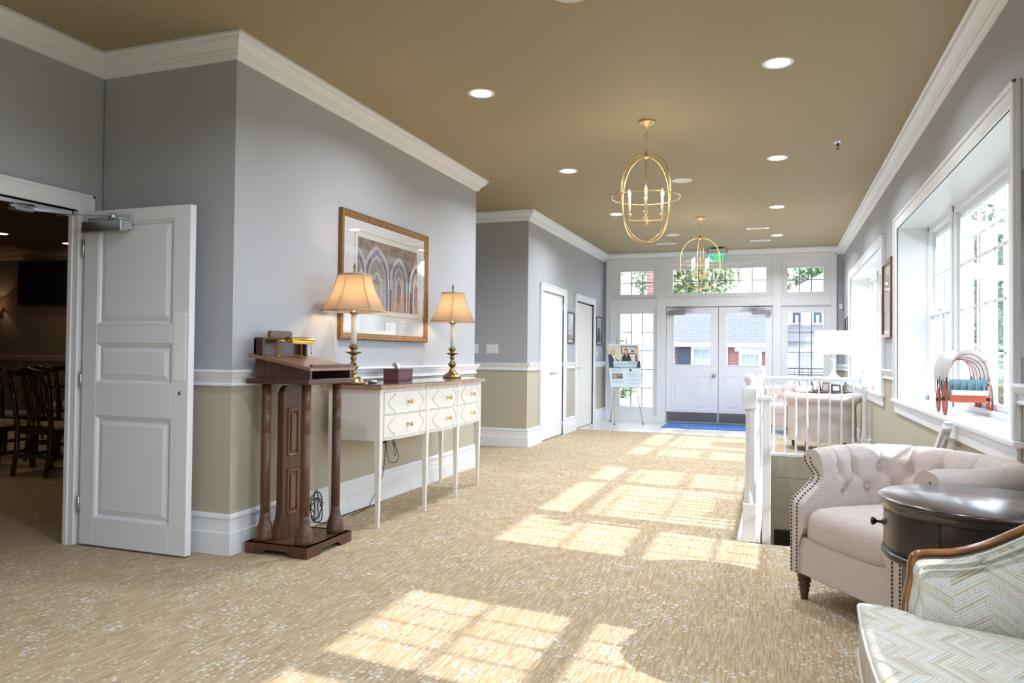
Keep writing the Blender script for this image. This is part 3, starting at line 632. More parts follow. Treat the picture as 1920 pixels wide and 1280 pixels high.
def table_lamp(x, y, ph, label):
    z = 0.969
    R_ = thing('table_lamp', label, 'lamp', (x, y, z), group='brass candlestick lamps on the sideboard')
    q = M(); q.lathe([(0.082, 0), (0.084, 0.008), (0.080, 0.018), (0.072, 0.020), (0.070, 0.030), (0.058, 0.036), (0.036, 0.052), (0.021, 0.078), (0.018, 0.092), (0.030, 0.106), (0.040, 0.118), (0.032, 0.128), (0.018, 0.150), (0.015, 0.160), (0.023, 0.172), (0.023, 0.180), (0.015, 0.190), (0.020, 0.200), (0.050, 0.212), (0.059, 0.217), (0.058, 0.220), (0.022, 0.222), (0.016, 0.228), (0.028, 0.243), (0.034, 0.252), (0.033, 0.262), (0.020, 0.268)], seg=32); q.build('base', BRASS, R_)
    q = M(); q.lathe([(0.0195, 0.262), (0.0195, 0.485)], seg=24); q.build('candle_sleeve', CANDLE, R_)
    q = M(); q.lathe([(0.03, 0.482), (0.032, 0.488), (0.026, 0.498), (0.014, 0.502), (0.014, 0.53)], seg=20); q.build('lamp_socket', BRASS, R_)
    q = M(); q.sphere((0, 0, 0.575), 0.028, 14, 10, sz=1.4); q.build('light_bulb', LAMPON, R_)
    def rad(t): return 0.115+0.110*(1-t)**1.55+0.0*t
    pr = [(rad(i/14), 0.497+0.26*i/14) for i in range(15)]
    q = M(); q.lathe(pr, seg=6, smooth=False, cap=False, ph=ph); sh = q.build('lamp_shade', SHADET, R_)
    q = M()
    for k in range(6):
        a = ph+k*PI/3; q.tube([(r*math.cos(a), r*math.sin(a), z_) for r, z_ in pr], 0.0028, 6)
    for r, z_ in (pr[0], pr[-1]):
        q.tube([(r*math.cos(ph+k*PI/3), r*math.sin(ph+k*PI/3), z_+(0.005 if z_ < 0.6 else -0.005)) for k in range(6)], 0.006, 6, closed=True, sq=(0.5, 1.1))
    q.build('shade_trim', SHADER, sh)
    q = M(); q.tube([(0, 0, 0.60), (0, 0, 0.775)], 0.003, 8)
    for k in range(3): a = k*2*PI/3+ph; q.tube([(0, 0, 0.755), (0.112*math.cos(a), 0.112*math.sin(a), 0.752)], 0.002, 6)
    q.lathe([(0.006, 0.765), (0.009, 0.775), (0.005, 0.785), (0.010, 0.80), (0.011, 0.81), (0.004, 0.83), (0.0001, 0.842)], seg=12); q.build('finial', BRASS, R_)
    p = point('lamp_glow', (0, 0, 0.61), 4, (1.0, 0.62, 0.32), 0.03); p.parent = R_
table_lamp(-2.76, 4.475, math.radians(31.6), 'lit brass candlestick lamp with bell shade at the lectern end of the white sideboard')
table_lamp(-2.73, 6.07, math.radians(54.2), 'lit brass candlestick lamp with bell shade at the sideboard end away from the lectern')
# small dish beside the near lamp
q = M(off=(0, 0, 0)); q.lathe([(0.03, 0.9688), (0.036, 0.978), (0.037, 0.99), (0.034, 0.992), (0.028, 0.976), (0.0001, 0.974)], (-2.70, 4.63, 0), 24); tag(q.build('coaster_stack', CHROME), 'small round silver coaster lying beside the near candlestick lamp on the sideboard', 'coaster')
R_ = thing('tissue_box', 'dark red leather tissue box holder with white tissue on the cream sideboard', 'tissue box', (-2.79, 5.18, 0.969), math.radians(2))
LEATH = mat('oxblood_leather', (0.11, 0.032, 0.040), 0.45, bump=0.1, bscale=200)
q = M(); q.box(-0.065, 0.065, -0.125, 0.125, 0, 0.088, 0.003); q.box(-0.067, 0.067, -0.127, 0.127, 0.074, 0.094, 0.003); q.build('box', LEATH, R_)
q = M()
for k, (a, h_) in enumerate(((0.2, 0.055), (1.3, 0.045), (2.5, 0.05))):
    def f(u, v, a=a, h_=h_):
        r = 0.012+0.035*v; return (r*math.cos(a+u*2.6)*0.7+0.01*math.sin(9*u), r*math.sin(a+u*2.6)*1.3, 0.09+h_*v*(0.7+0.3*math.sin(u*7+a)))
    q.grid(f, 14, 6)
q.build('tissue', PAPER, R_)
# ------------------------------------------------------------------ framed arcade print
R_ = thing('framed_picture', 'large gold-framed print of pointed church arches above the sideboard', 'picture', (XL, 5.345, 1.28))
FRM = mat('carved_gilt_frame', (0.27, 0.145, 0.050), 0.4, 0.5, bump=0.8, bscale=160, var=0.35, vscale=50)
y0, y1, z0, z1 = 4.64, 6.05, 1.28, 2.24
pf = [(0, 0), (0, 0.030), (0.010, 0.038), (0.018, 0.031), (0.030, 0.029), (0.038, 0.022), (0.046, 0.020), (0.052, 0.012), (0.052, 0)]
q = W(R_); vs = []; C4 = [(y0, z0, 1, 1), (y1, z0, -1, 1), (y1, z1, -1, -1), (y0, z1, 1, -1)]
for (yy, zz, sy, sz) in C4: vs += [(XL+h_+0.001, yy+sy*w_, zz+sz*w_) for w_, h_ in pf]
k = len(pf); q._new(vs, [(i*k+j, i*k+(j+1) % k, ((i+1) % 4)*k+(j+1) % k, ((i+1) % 4)*k+j) for i in range(4) for j in range(k)]); q.build('picture_frame', FRM, R_)
q = W(R_); q.box(XL+0.001, XL+0.012, y0+0.05, y1-0.05, z0+0.05, z1-0.05); q.build('mat_board', mat('white_mat_board', (0.78, 0.78, 0.78), 0.9), R_)
iy0, iy1, iz0, iz1 = 4.885, 5.865, 1.525, 2.065
q = W(R_); xx = XL+0.0125
for d in (0.045,):
    for r_ in ((iy0-d, iy1+d, iz0-d, iz0-d+0.005), (iy0-d, iy1+d, iz1+d-0.005, iz1+d), (iy0-d, iy0-d+0.005, iz0-d, iz1+d), (iy1+d-0.005, iy1+d, iz0-d, iz1+d)): q.box(xx-0.001, xx+0.001, *r_)
q.build('gold_fillet', mat('gold_fillet_line', (0.55, 0.42, 0.22), 0.4, 0.3), R_)
def pc(n_, c, v=0.0): return mat('print_'+n_, c, 0.9, var=v, vscale=14)
PM = [pc('umber_vault', (0.26, 0.185, 0.155), 0.45), pc('slate', (0.17, 0.16, 0.20), 0.3), pc('pale_lilac', (0.52, 0.47, 0.50), 0.2), pc('white_line', (0.66, 0.62, 0.62)), pc('blue_haze', (0.36, 0.38, 0.48), 0.35), pc('rose_floor', (0.27, 0.16, 0.16), 0.4), pc('ochre', (0.33, 0.25, 0.20), 0.3)]
q = W(R_); X_ = [xx]
def lay(): X_[0] += 0.0002; return X_[0]
def rect(a, b, c, d, mi): x = lay(); q._new([(x, a, c), (x, b, c), (x, b, d), (x, a, d)], [(0, 1, 2, 3)], mi)
def pts_arch(yc, hw, zb, zs, ht, n=10):
    L_ = [(yc-hw, zb), (yc-hw, zs)]
    for i in range(1, n+1): a = i/n*PI/3; L_.append((yc+hw-2*hw*math.cos(a), zs+ht*math.sin(a)/0.866))
    Rr = [(2*yc-p[0], p[1]) for p in L_[:-1]][::-1]
    return L_+Rr
def clip(p): return (min(max(p[0], iy0), iy1), min(max(p[1], iz0), iz1))
def arch(yc, hw, zb, zs, ht, mi): x = lay(); P = [clip(p) for p in pts_arch(yc, hw, zb, zs, ht)]; q._new([(x, a, b) for a, b in P], [tuple(range(len(P)))], mi)
def archband(yc, hw, zb, zs, ht, w, mi):
    x = lay(); A = [clip(p) for p in pts_arch(yc, hw, zb, zs, ht)]; B = [clip(p) for p in pts_arch(yc, hw-w, zb, zs, ht-w)]; n = len(A)
    q._new([(x, a, b) for a, b in A+B], [(i, i+1, n+i+1, n+i) for i in range(n-1)], mi)
rect(iy0, iy1, iz0, iz1, 0); rect(iy0, iy1, iz0, 1.80, 4); rect(iy0+0.45, iy1, iz0, 1.66, 5)
rect(iy0+0.14, iy0+0.20, iz0, 1.80, 1); rect(iy0+0.47, iy0+0.55, 1.56, 1.82, 1)
for yc, hw, ht in ((5.17, 0.165, 0.20), (5.53, 0.115, 0.15), (4.87, 0.10, 0.16), (5.86, 0.11, 0.14)):
    arch(yc, hw+0.035, 1.70, 1.80, ht+0.035, 2); arch(yc, hw, iz0, 1.80, ht, 1); arch(yc, hw-0.035, iz0, 1.78, ht-0.035, 6); archband(yc, hw-0.03, iz0, 1.78, ht-0.03, 0.010, 3)
    for i in range(4): yy = yc-hw*0.5+i*hw*0.33; rect(max(iy0, yy), min(iy1, yy+0.012), iz0+0.12, 1.78, 2 if i % 2 else 3)
    arch(min(max(yc, iy0+0.03), iy1-0.03), hw*0.28, 1.60, 1.72, 0.06, 5); archband(min(max(yc, iy0+0.04), iy1-0.04), hw*0.45, 1.58, 1.74, 0.08, 0.012, 3)
for yy in (5.34, 5.40, 5.66, 5.70, 5.78): rect(yy, yy+0.009, iz0, 1.78, 3)
q.build('print', PM, R_, fix=False)
q = W(R_); q.box(XL+0.019, XL+0.021, y0+0.055, y1-0.055, z0+0.055, z1-0.055); q.build('picture_glazing', PICGLASS, R_)
# ------------------------------------------------------------------ lectern
R_ = thing('lectern', 'brown wooden lectern with sloping reading desk on turned columns at the wall corner', 'lectern', (-2.72, 3.85, 0))
LX0, LX1, LY0, LY1 = -2.945, -2.512, 3.612, 4.078
q = W(R_)
def foot_outline(a, b):   # apron with cut-out feet
    return [(a, 0), (a+0.115, 0), (a+0.13, 0.022), (a+0.15, 0.03), (b-0.15, 0.03), (b-0.13, 0.022), (b-0.115, 0), (b, 0), (b, 0.066), (a, 0.066)]
q.prism(foot_outline(LX0, LX1), 'y', LY0, LY0+0.025); q.prism(foot_outline(LX0, LX1), 'y', LY1-0.025, LY1)
for xa in (LX0+0.0005, LX1-0.0255): q.prism([(min(max(a_, LY0+0.0255), LY1-0.0255), b_) for a_, b_ in foot_outline(LY0, LY1)], 'x', xa, xa+0.025)
q.box(LX0+0.001, LX1-0.001, LY0+0.001, LY1-0.001, 0.048, 0.066); q.build('base', WALNUT, R_)
for (x, y) in ((-2.585, 3.685), (-2.865, 3.685), (-2.585, 4.005), (-2.865, 4.005)):
    q = W(R_); q.lathe([(0.052, 0.066), (0.054, 0.075), (0.054, 0.10), (0.050, 0.108), (0.051, 0.118), (0.048, 0.125), (0.047, 0.140), (0.042, 0.150), (0.033, 0.175), (0.0285, 0.205), (0.0275, 0.225), (0.0245, 0.228), (0.0275, 0.232), (0.0275, 0.70), (0.0245, 0.703), (0.0275, 0.706), (0.0275, 0.838), (0.0245, 0.841), (0.0275, 0.844), (0.0275, 0.995)], (x, y, 0), 28); q.build('column', WALNUT, R_)
# centre board with flared foot and rounded shoulder
ya, yb = 3.74, 3.94
O = [(ya-0.045, 0.066), (ya-0.045, 0.10), (ya-0.03, 0.14), (ya-0.008, 0.19), (ya, 0.25), (ya, 0.93)]+[(ya+0.05-0.05*math.cos(t*PI/12), 0.93+0.05*math.sin(t*PI/12)) for t in range(1, 7)]
O = O+[(2*(ya+yb)/2-p[0], p[1]) for p in O][::-1]
q = W(R_); q.prism(O, 'x', -2.825, -2.785, bev=0.003); cb = q.build('centre_board', WALNUT, R_)
for z_0, z_1 in ((0.20, 0.47), (0.55, 0.84)):
    q = W(R_)
    for r_ in ((ya+0.045, yb-0.045, z_0, z_0+0.014), (ya+0.045, yb-0.045, z_1-0.014, z_1), (ya+0.045, ya+0.059, z_0, z_1), (yb-0.059, yb-0.045, z_0, z_1)): q.box(-2.786, -2.777, *r_, 0.003)
    q.box(-2.786, -2.778, ya+0.075, yb-0.075, z_0+0.03, z_1-0.03, 0.006); q.build('board_panel', wood('walnut_panel', (0.12, 0.055, 0.028), (0.21, 0.105, 0.052), 0.38, 0.15), cb)
q = W(R_); q.box(LX0-0.005, LX1+0.005, LY0-0.012, LY1+0.012, 0.995, 1.026, 0.004); q.build('shelf', MAHOG, R_)
zb, zf = 1.158, 1.082
q = W(R_)
for y in (LY0+0.012, LY1-0.032): q.prism([(-2.90, 1.026), (LX1-0.008, 1.026), (LX1-0.008, zf-0.01), (-2.90, zb-0.01)], 'y', y, y+0.020)
q.box(-2.90, -2.885, LY0+0.032, LY1-0.032, 1.026, zb-0.012); q.build('desk_box', MAHOG, R_)
q = W(R_); q.prism([(-2.935, zb-0.004), (LX1+0.008, zf-0.008), (LX1+0.008, zf+0.012), (-2.935, zb+0.016)], 'y', LY0-0.012, LY1+0.012, bev=0.003); dt = q.build('desk_top', DESKTOP, R_)
q = W(R_); q.box(LX1-0.014, LX1+0.010, LY0+0.01, LY1-0.01, zf+0.006, zf+0.030, 0.005); q.build('book_ledge', WALNUT, dt)
q = W(R_); q.prism([(LY0+0.012, 1.165), (LY0+0.012, 1.255), (LY0+0.022, 1.266), (LY1-0.022, 1.266), (LY1-0.012, 1.255), (LY1-0.012, 1.165)], 'x', -2.915, -2.895, bev=0.002)
for y in (LY0+0.012, LY1-0.030): q.box(-2.915, -2.845, y, y+0.018, 1.160, 1.262, 0.003)
q.box(-2.915, -2.845, LY0+0.012, LY1-0.012, 1.256, 1.268, 0.003); q.build('gallery', MAHOG, R_)
q = W(R_); q.prism([(3.735, 1.262), (3.735, 1.300), (3.745, 1.312), (3.945, 1.312), (3.955, 1.300), (3.955, 1.262)], 'x', -2.905, -2.885, bev=0.002); q.build('crest_board', MAHOG, R_)
R_ = thing('reading_lamp', 'small brass reading lamp with pull chain mounted on top of the lectern', 'lamp', (-2.80, 3.86, 1.15))
BB_ = mat('polished_brass', (0.70, 0.50, 0.14), 0.2, 1.0)
for y in (3.70, 3.93):
    q = W(R_); q.tube([(-2.80, y, 1.156), (-2.80, y, 1.245), (-2.79, y, 1.252)], 0.006, 10); q.lathe([(0.012, 0), (0.012, 0.006), (0.006, 0.01)], (-2.80, y, 1.1535), 12); q.build('post', BB_, R_)
q = W(R_)
def hood(u, v): a = -0.15*PI+1.15*PI*v; return (-2.775+0.034*math.cos(a), 3.76+0.23*u, 1.246+0.030*math.sin(a))
q.grid(hood, 12, 14); q.grid(lambda u, v: (hood(0, v)[0]*(1-u)-2.775*u, 3.76, hood(0, v)[2]*(1-u)+1.246*u), 4, 14); q.grid(lambda u, v: (hood(1, v)[0]*(1-u)-2.775*u, 3.99, hood(0, v)[2]*(1-u)+1.246*u), 4, 14)
q.tube([(-2.785, 3.70, 1.25), (-2.785, 3.77, 1.25)], 0.007, 10); q.build('lamp_shade', BB_, R_)
q = W(R_); q.tube([(-2.775, 3.79, 1.243), (-2.775, 3.96, 1.243)], 0.011, 12); q.build('light_bulb', mat('frosted_tube_glass', (0.62, 0.68, 0.72), 0.2), R_)
q = W(R_); q.tube([(-2.755, 3.965, 1.235), (-2.752, 3.966, 1.18)], 0.0014, 6); q.lathe([(0.003, 0), (0.004, 0.006), (0.001, 0.012)], (-2.752, 3.966, 1.170), 8); q.build('pull_chain', DKMETAL, R_)
# ------------------------------------------------------------------ cords and outlet under the console
def wobble(c, n, r, seed, plane='yz', sx=0.6):
    rr = random.Random(seed); P = []
    for i in range(n):
        a = i*0.52; P.append((c[0]+0.012*math.sin(i*0.9)+rr.uniform(-.006, .006), c[1]+r*sx*math.cos(a)*(0.75+0.25*math.sin(i*.37))+rr.uniform(-.008, .008), c[2]+r*math.sin(a)*(0.8+0.2*math.cos(i*.23))+rr.uniform(-.008, .008)))
    return P
def smooth(P, k=4):
    O_ = []
    n = len(P)
    for i in range(n-1):
        p0, p1, p2, p3 = Vector(P[max(i-1, 0)]), Vector(P[i]), Vector(P[i+1]), Vector(P[min(i+2, n-1)])
        for j in range(k):
            t = j/k; O_.append(0.5*((2*p1)+(p2-p0)*t+(2*p0-5*p1+4*p2-p3)*t*t+(3*p1-p0-3*p2+p3)*t**3))
    O_.append(Vector(P[-1])); return O_
q = M(); q.tube(smooth(wobble((-2.952, 4.34, 0.125), 44, 0.11, 3)), 0.004, 6); q.tube(smooth([(-2.95, 4.36, 0.02), (-2.93, 4.42, 0.006), (-2.93, 4.55, 0.006), (-2.95, 4.72, 0.006), (-2.93, 5.2, 0.006)]), 0.004, 6)
tag(q.build('coiled_cord', CORD), 'tangled black power cord bundled against the baseboard behind the lectern', 'cord')
q = M(); q.tube(smooth([(-2.965, 5.31, 0.47), (-2.95, 5.27, 0.36), (-2.945, 5.22, 0.20), (-2.93, 5.02, 0.03), (-2.92, 4.95, 0.006), (-2.90, 4.7, 0.006)]), 0.003, 6)
q.tube(smooth([(-2.96, 5.31, 0.56), (-2.955, 5.37, 0.50), (-2.95, 5.45, 0.41), (-2.95, 5.50, 0.34), (-2.95, 5.47, 0.29), (-2.95, 5.36, 0.30), (-2.95, 5.31, 0.36), (-2.96, 5.30, 0.48)]), 0.003, 6)
q.tube(smooth([(-2.96, 5.33, 0.55), (-2.95, 5.41, 0.48), (-2.95, 5.46, 0.38), (-2.95, 5.43, 0.34), (-2.95, 5.40, 0.46), (-2.96, 5.34, 0.52)]), 0.003, 6)
tag(q.build('lamp_cord', CORD), 'looped black lamp cord hanging from the outlet beneath the sideboard', 'cord')
q = M(); q.box(XL, XL+0.006, 5.275, 5.345, 0.45, 0.565, 0.002); o_ = q.build('wall_outlet', WHITEP); tag(o_, 'white electrical outlet on the beige wall under the sideboard', 'outlet')
q = M(off=o_.location); q.box(XL+0.006, XL+0.035, 5.285, 5.335, 0.455, 0.55, 0.008); q.build('plug_adapter', CORD, o_)
# ------------------------------------------------------------------ chandeliers
def chandelier(x, y, rz, label):
    R_ = thing('chandelier', label, 'chandelier', (x, y, H), rz, 'gold cage chandeliers under the tan ceiling')
    q = M(); q.lathe([(0.068, 0), (0.068, -0.010), (0.055, -0.020), (0.045, -0.024), (0.030, -0.030), (0.012, -0.045), (0.008, -0.06)], seg=28, ); q.build('canopy', GOLD, R_)
    q = M()
    z = -0.05
    for i in range(7):
        c = z-0.012-i*0.030; a = i*PI/2
        q.tube([(0.009*math.cos(t*PI/5)*math.cos(a), 0.009*math.cos(t*PI/5)*math.sin(a), c+0.02*math.sin(t*PI/5)) for t in range(10)], 0.0026, 6, closed=True)
    q.build('chain', GOLD, R_)
    q = M(); q.lathe([(0.004, -0.245), (0.008, -0.25), (0.022, -0.268), (0.026, -0.278), (0.018, -0.29), (0.006, -0.298)], seg=20); q.tube([(0, 0, -0.24), (0, 0, -0.78)], 0.005, 10); q.lathe([(0.0001, -0.825), (0.012, -0.82), (0.022, -0.80), (0.024, -0.79), (0.016, -0.775), (0.012, -0.76), (0.016, -0.755), (0.006, -0.745)], seg=20); q.build('centre_rod', GOLD, R_)
    for a in (0, PI/2):
        P = []
        for k in range(64):
            t = 2*PI*k/64; c, s = math.cos(t), math.sin(t); r = 0.262*math.copysign(abs(c)**0.86, c); P.append((r*math.cos(a), r*math.sin(a), -0.611+0.338*math.copysign(abs(s)**0.86, s)))
        q = M(); q.tube(P, 0.0054, 8, closed=True); q.build('cage_hoop', GOLD, R_)
    q = M(); q.tube([(0.266*math.cos(t*PI/32), 0.266*math.sin(t*PI/32), -0.605) for t in range(64)], 0.0054, 8, closed=True); q.build('cage_ring', GOLD, R_)
    for k in range(4):
        a = k*PI/2+PI/4; c, s = math.cos(a), math.sin(a); r = 0.128
        q = M(); q.tube([(0, 0, -0.785), (r*c, r*s, -0.785), (r*c, r*s, -0.745)], 0.005, 8); q.lathe([(0.008, -0.75), (0.024, -0.742), (0.024, -0.738), (0.012, -0.735), (0.012, -0.725)], (r*c, r*s, 0), 16); arm = q.build('candle_arm', GOLD, R_)
        q = M(); q.lathe([(0.0105, -0.725), (0.0105, -0.60)], (r*c, r*s, 0), 14); q.build('candle_sleeve', CANDLE, arm)
        q = M(); q.lathe([(0.004, -0.60), (0.011, -0.585), (0.012, -0.575), (0.007, -0.552), (0.0001, -0.535)], (r*c, r*s, 0), 12); q.build('light_bulb', LAMPON, arm)
    p = point('chandelier_glow', (0, 0, -0.56), 3, (1.0, 0.82, 0.62), 0.12); p.parent = R_
chandelier(-0.975, 5.84, math.radians(54.5), 'gold oval cage chandelier with lit candle bulbs, the one nearer the sideboard')
chandelier(-0.962, 10.12, math.radians(14), 'gold oval cage chandelier with lit candle bulbs, the one nearer the entry doors')
# ------------------------------------------------------------------ downlights, speakers, vents, sprinkler, exit sign
def area(name, loc, e, size, col, shape='DISK', rot=(0, 0, 0), spread=PI):
    L = bpy.data.lights.new(name, 'AREA'); L.energy = e; L.color = col; L.shape = shape; L.size = size; L.spread = spread
    o = bpy.data.objects.new(name, L); COL.objects.link(o); o.location = loc; o.rotation_euler = rot; return o
dn = {(-1.98, 4.85): 'round ceiling downlight nearest the lectern wall, left of the near chandelier', (-1.98, 7.18): 'round ceiling downlight left of the near chandelier, above the sideboard end', (-1.98, 9.57): 'round ceiling downlight partly behind the near chandelier ring',
      (0.0, 4.92): 'largest round ceiling downlight, right of the near chandelier', (0.0, 7.28): 'round ceiling downlight beside the sprinkler head', (0.0, 9.66): 'round ceiling downlight between sprinkler and the right-hand ceiling slots', (0.0, 11.91): 'round ceiling downlight closest to the exit sign'}
off_cam = [(-1.98, 2.5), (0, 2.5), (-1.98, 0.1), (0, 0.1), (-1.98, -2.3), (0, -2.3), (-1.98, -4.6), (0, -4.6)]  # unseen downlights behind the view, included to light the room
DL0 = None
for (x, y), lb in dn.items():
    if DL0 is None:
        DL0 = R_ = thing('ceiling_downlight', lb, 'downlight', (x, y, H), group='recessed downlights in the tan ceiling')
        q = M(); q.lathe([(0.072, -0.001), (0.092, -0.004), (0.096, -0.002), (0.097, 0.0005), (0.072, 0.0005)], seg=32, cap=False); q.build('trim_ring', WHITEP, R_)
        q = M(); q.lathe([(0.073, -0.0015), (0.0001, -0.0015)], seg=32, cap=False); q.build('lens', DOWNL, R_)
    else: R_ = copy_tree(DL0); R_.location = (x, y, H); tag(R_, lb, 'downlight')
    area('downlight_beam', (x, y, H-0.01), 13 if y < 6 else 20, 0.14, (0.90, 0.945, 1.0), spread=math.radians(150))
for (x, y) in off_cam: area('downlight_beam', (x, y, H-0.01), 9, 0.14, (0.90, 0.945, 1.0), spread=math.radians(150))
for x, y, r, lb in ((-0.945, 7.91, 0.108, 'flat white round ceiling speaker just right of the near chandelier cage'), (-1.49, 11.43, 0.10, 'small white round ceiling disc beside the ceiling slot left of the far chandelier'), (-0.994, 3.62, 0.11, 'white round ceiling speaker cut off by the top edge of the view')):
    q = M(); q.lathe([(r, 0), (r, -0.006), (r-0.012, -0.009), (r-0.014, -0.005), (0.0001, -0.006)], (x, y, H), 36, cap=False); tag(q.build('ceiling_speaker', WHITEP), lb, 'speaker', 'round ceiling speakers')
for x, y, lb in ((-1.712, 12.27, 'white slotted ceiling vent left of the far chandelier'), (-0.26, 11.15, 'white slotted ceiling vent on the right, the one nearer the camera'), (-0.255, 12.33, 'white slotted ceiling vent on the right, the one nearer the entry doors')):
    R_ = thing('ceiling_vent', lb, 'vent', (x, y, H), group='slotted ceiling vents')
    q = M(); q.box(-0.155, 0.155, -0.075, 0.075, -0.012, 0, 0.004); q.build('vent_frame', WHITEP, R_)
    q = M(); [q.box(-0.11+0.0, 0.11, yy-0.006, yy+0.006, -0.0135, -0.011) for yy in (-0.035, 0.035)]; q.build('slot', mat('slot_grey', (0.30, 0.30, 0.31), 0.6), R_)
R_ = thing('fire_sprinkler', 'small chrome fire sprinkler head on the tan ceiling near the right crown', 'sprinkler', (0.487, 6.89, H))
q = M(); q.lathe([(0.04, 0), (0.038, -0.006), (0.018, -0.014), (0.012, -0.016)], seg=20, cap=False); q.build('escutcheon', CHROME, R_)
q = M(); q.lathe([(0.010, -0.012), (0.010, -0.03), (0.005, -0.036)], seg=12); q.tube([(-0.01, 0, -0.03), (-0.013, 0, -0.045), (0, 0, -0.062)], 0.0025, 6); q.tube([(0.01, 0, -0.03), (0.013, 0, -0.045), (0, 0, -0.062)], 0.0025, 6); q.lathe([(0.015, -0.062), (0.016, -0.065), (0.0001, -0.065)], seg=12); q.build('sprinkler_head', DKMETAL, R_)
R_ = thing('exit_sign', 'green glowing EXIT sign on a clear panel hanging from the ceiling before the entry doors', 'sign', (-0.955, 12.98, H))
q = M(); q.box(-0.10, 0.10, -0.035, 0.035, -0.022, 0, 0.003); q.build('ceiling_mount', BLACK, R_)
q = M(); q.box(-0.155, 0.155, -0.022, 0.022, -0.10, -0.022, 0.003); q.build('housing', mat('exit_housing_silver', (0.70, 0.70, 0.72), 0.3, 0.4), R_)
for s in (-1, 1): q = M(); q.box(s*0.155, s*0.163, -0.024, 0.024, -0.105, -0.02); q.build('end_cap', BLACK, R_)
q = M(); q.box(-0.145, 0.145, -0.004, 0.004, -0.275, -0.10); q.build('sign_panel', glass('exit_panel_glass', (0.92, 1.0, 0.95)), R_)
GRN = emis('exit_green', (0.02, 0.85, 0.30), 1.3)
q = M()
def st_(x0, x1, z0, z1): q.box(x0, x1, -0.007, -0.0045, z0, z1)
zt, zb2 = -0.115, -0.245; x = -0.125
st_(x, x+0.016, zb2, zt); [st_(x+0.016, x+0.052, z_, z_+0.016) for z_ in (zb2, (zt+zb2)/2-0.008, zt-0.016)]
for s in (1, -1): q.bar((-0.058 if s == 1 else -0.002, -0.0055, zb2), (-0.002 if s == 1 else -0.058, -0.0055, zt), 0.003, 0.018)
st_(0.018, 0.034, zb2, zt); st_(0.080, 0.096, zb2, zt); st_(0.056, 0.120, zt-0.016, zt)
q.build('lettering', GRN, R_)
# ------------------------------------------------------------------ wall plates, sensor and framed pieces
def plate(n_, cx, z, gangs, axis, label, cat, wy):
    w = 0.045*gangs+0.03
    R_ = thing(n_, label, cat, (cx, wy, z) if axis == 'y' else (wy, cx, z))
    q = M()
    if axis == 'y': q.box(-w/2, w/2, -0.006, 0, -0.058, 0.058, 0.002)
    else: q.box(0, 0.006, -w/2, w/2, -0.058, 0.058, 0.002)
    q.build('plate', WHITEP, R_)
    for g in range(gangs):
        c = (g-(gangs-1)/2)*0.046; q = M()
        if axis == 'y': q.box(c-0.016, c+0.016, -0.010, -0.006, -0.032, 0.032, 0.002)
        else: q.box(0.006, 0.010, c-0.016, c+0.016, -0.032, 0.032, 0.002)
        q.build('rocker', WHITE, R_)
plate('light_switch', -3.48, 1.255, 3, 'y', 'white triple light switch plate on the shaded grey wall past the sideboard', 'switch', YM)
plate('light_switch', -3.735, 1.255, 2, 'y', 'white switch plate half hidden by the sideboard wall edge', 'switch', YM)
plate('light_switch', 12.90, 1.20, 1, 'x', 'small white switch plate below the frame nearest the entry doors on the left wall', 'switch', XL)
q = M(); q.box(0.975, 1.025, YF-0.055, YF, 1.985, 2.075, 0.006); tag(q.build('wall_sensor', WHITEP), 'small white wall sensor in the corner right of the entry glazing', 'sensor')
def frame_on_wall(name, label, cat, x, s, y0, y1, z0, z1, fw, th, fm, inner, g=True, art=None):
    """x wall face, s direction into the room"""
    R_ = thing(name, label, cat, (x, (y0+y1)/2, z0))
    q = W(R_)
    for r_ in ((y0, y0+fw, z0, z1), (y1-fw, y1, z0, z1), (y0+fw, y1-fw, z0, z0+fw), (y0+fw, y1-fw, z1-fw, z1)): q.box(x, x+s*th, *r_, 0.002)
    q.build('picture_frame', fm, R_)
    q = W(R_); q.box(x, x+s*th*0.4, y0+fw*0.8, y1-fw*0.8, z0+fw*0.8, z1-fw*0.8); q.build('mat_board', inner, R_)
    if art:
        q = W(R_)
        for (a, b, c, d, mi) in art[0]: q.box(x+s*th*0.4, x+s*(th*0.4+0.001), y0+(y1-y0)*a, y0+(y1-y0)*b, z0+(z1-z0)*c, z0+(z1-z0)*d, mi=mi)
        q.build('print', art[1], R_)
    if g: q = W(R_); q.box(x+s*th*0.7, x+s*th*0.78, y0+fw*0.9, y1-fw*0.9, z0+fw*0.9, z1-fw*0.9); q.build('picture_glazing', PICGLASS, R_)
    return R_
BRF = mat('dark_brown_frame', (0.05, 0.025, 0.018), 0.35); MATW = mat('pale_mat', (0.62, 0.63, 0.66), 0.9); REDF = wood('cherry_frame', (0.16, 0.045, 0.022), (0.27, 0.085, 0.042), 0.3, 0.3)
A1 = ([(0.15, 0.85, 0.12, 0.30, 0), (0.15, 0.85, 0.40, 0.42, 1)], [mat('print_red_brown', (0.30, 0.16, 0.13), 0.9), mat('print_grey', (0.35, 0.36, 0.38), 0.9)])
A2 = ([(0.12, 0.88, 0.10, 0.90, 0), (0.12, 0.88, 0.10, 0.40, 1), (0.3, 0.7, 0.4, 0.6, 2)], [mat('print_sky_blue', (0.32, 0.45, 0.55), 0.9), mat('print_slate_blue', (0.16, 0.24, 0.30), 0.9), mat('print_cloud', (0.5, 0.58, 0.62), 0.9)])
frame_on_wall('framed_picture', 'narrow dark-framed picture between the closet doors and the ajar door', 'picture', XL, 1, 10.83, 11.25, 1.355, 1.845, 0.022, 0.025, BRF, MATW, art=A1)
frame_on_wall('framed_picture', 'black-framed blue picture between the ajar door and the entry glazing', 'picture', XL, 1, 12.78, 13.22, 1.36, 1.87, 0.020, 0.022, BLACK, MATW, art=A2)
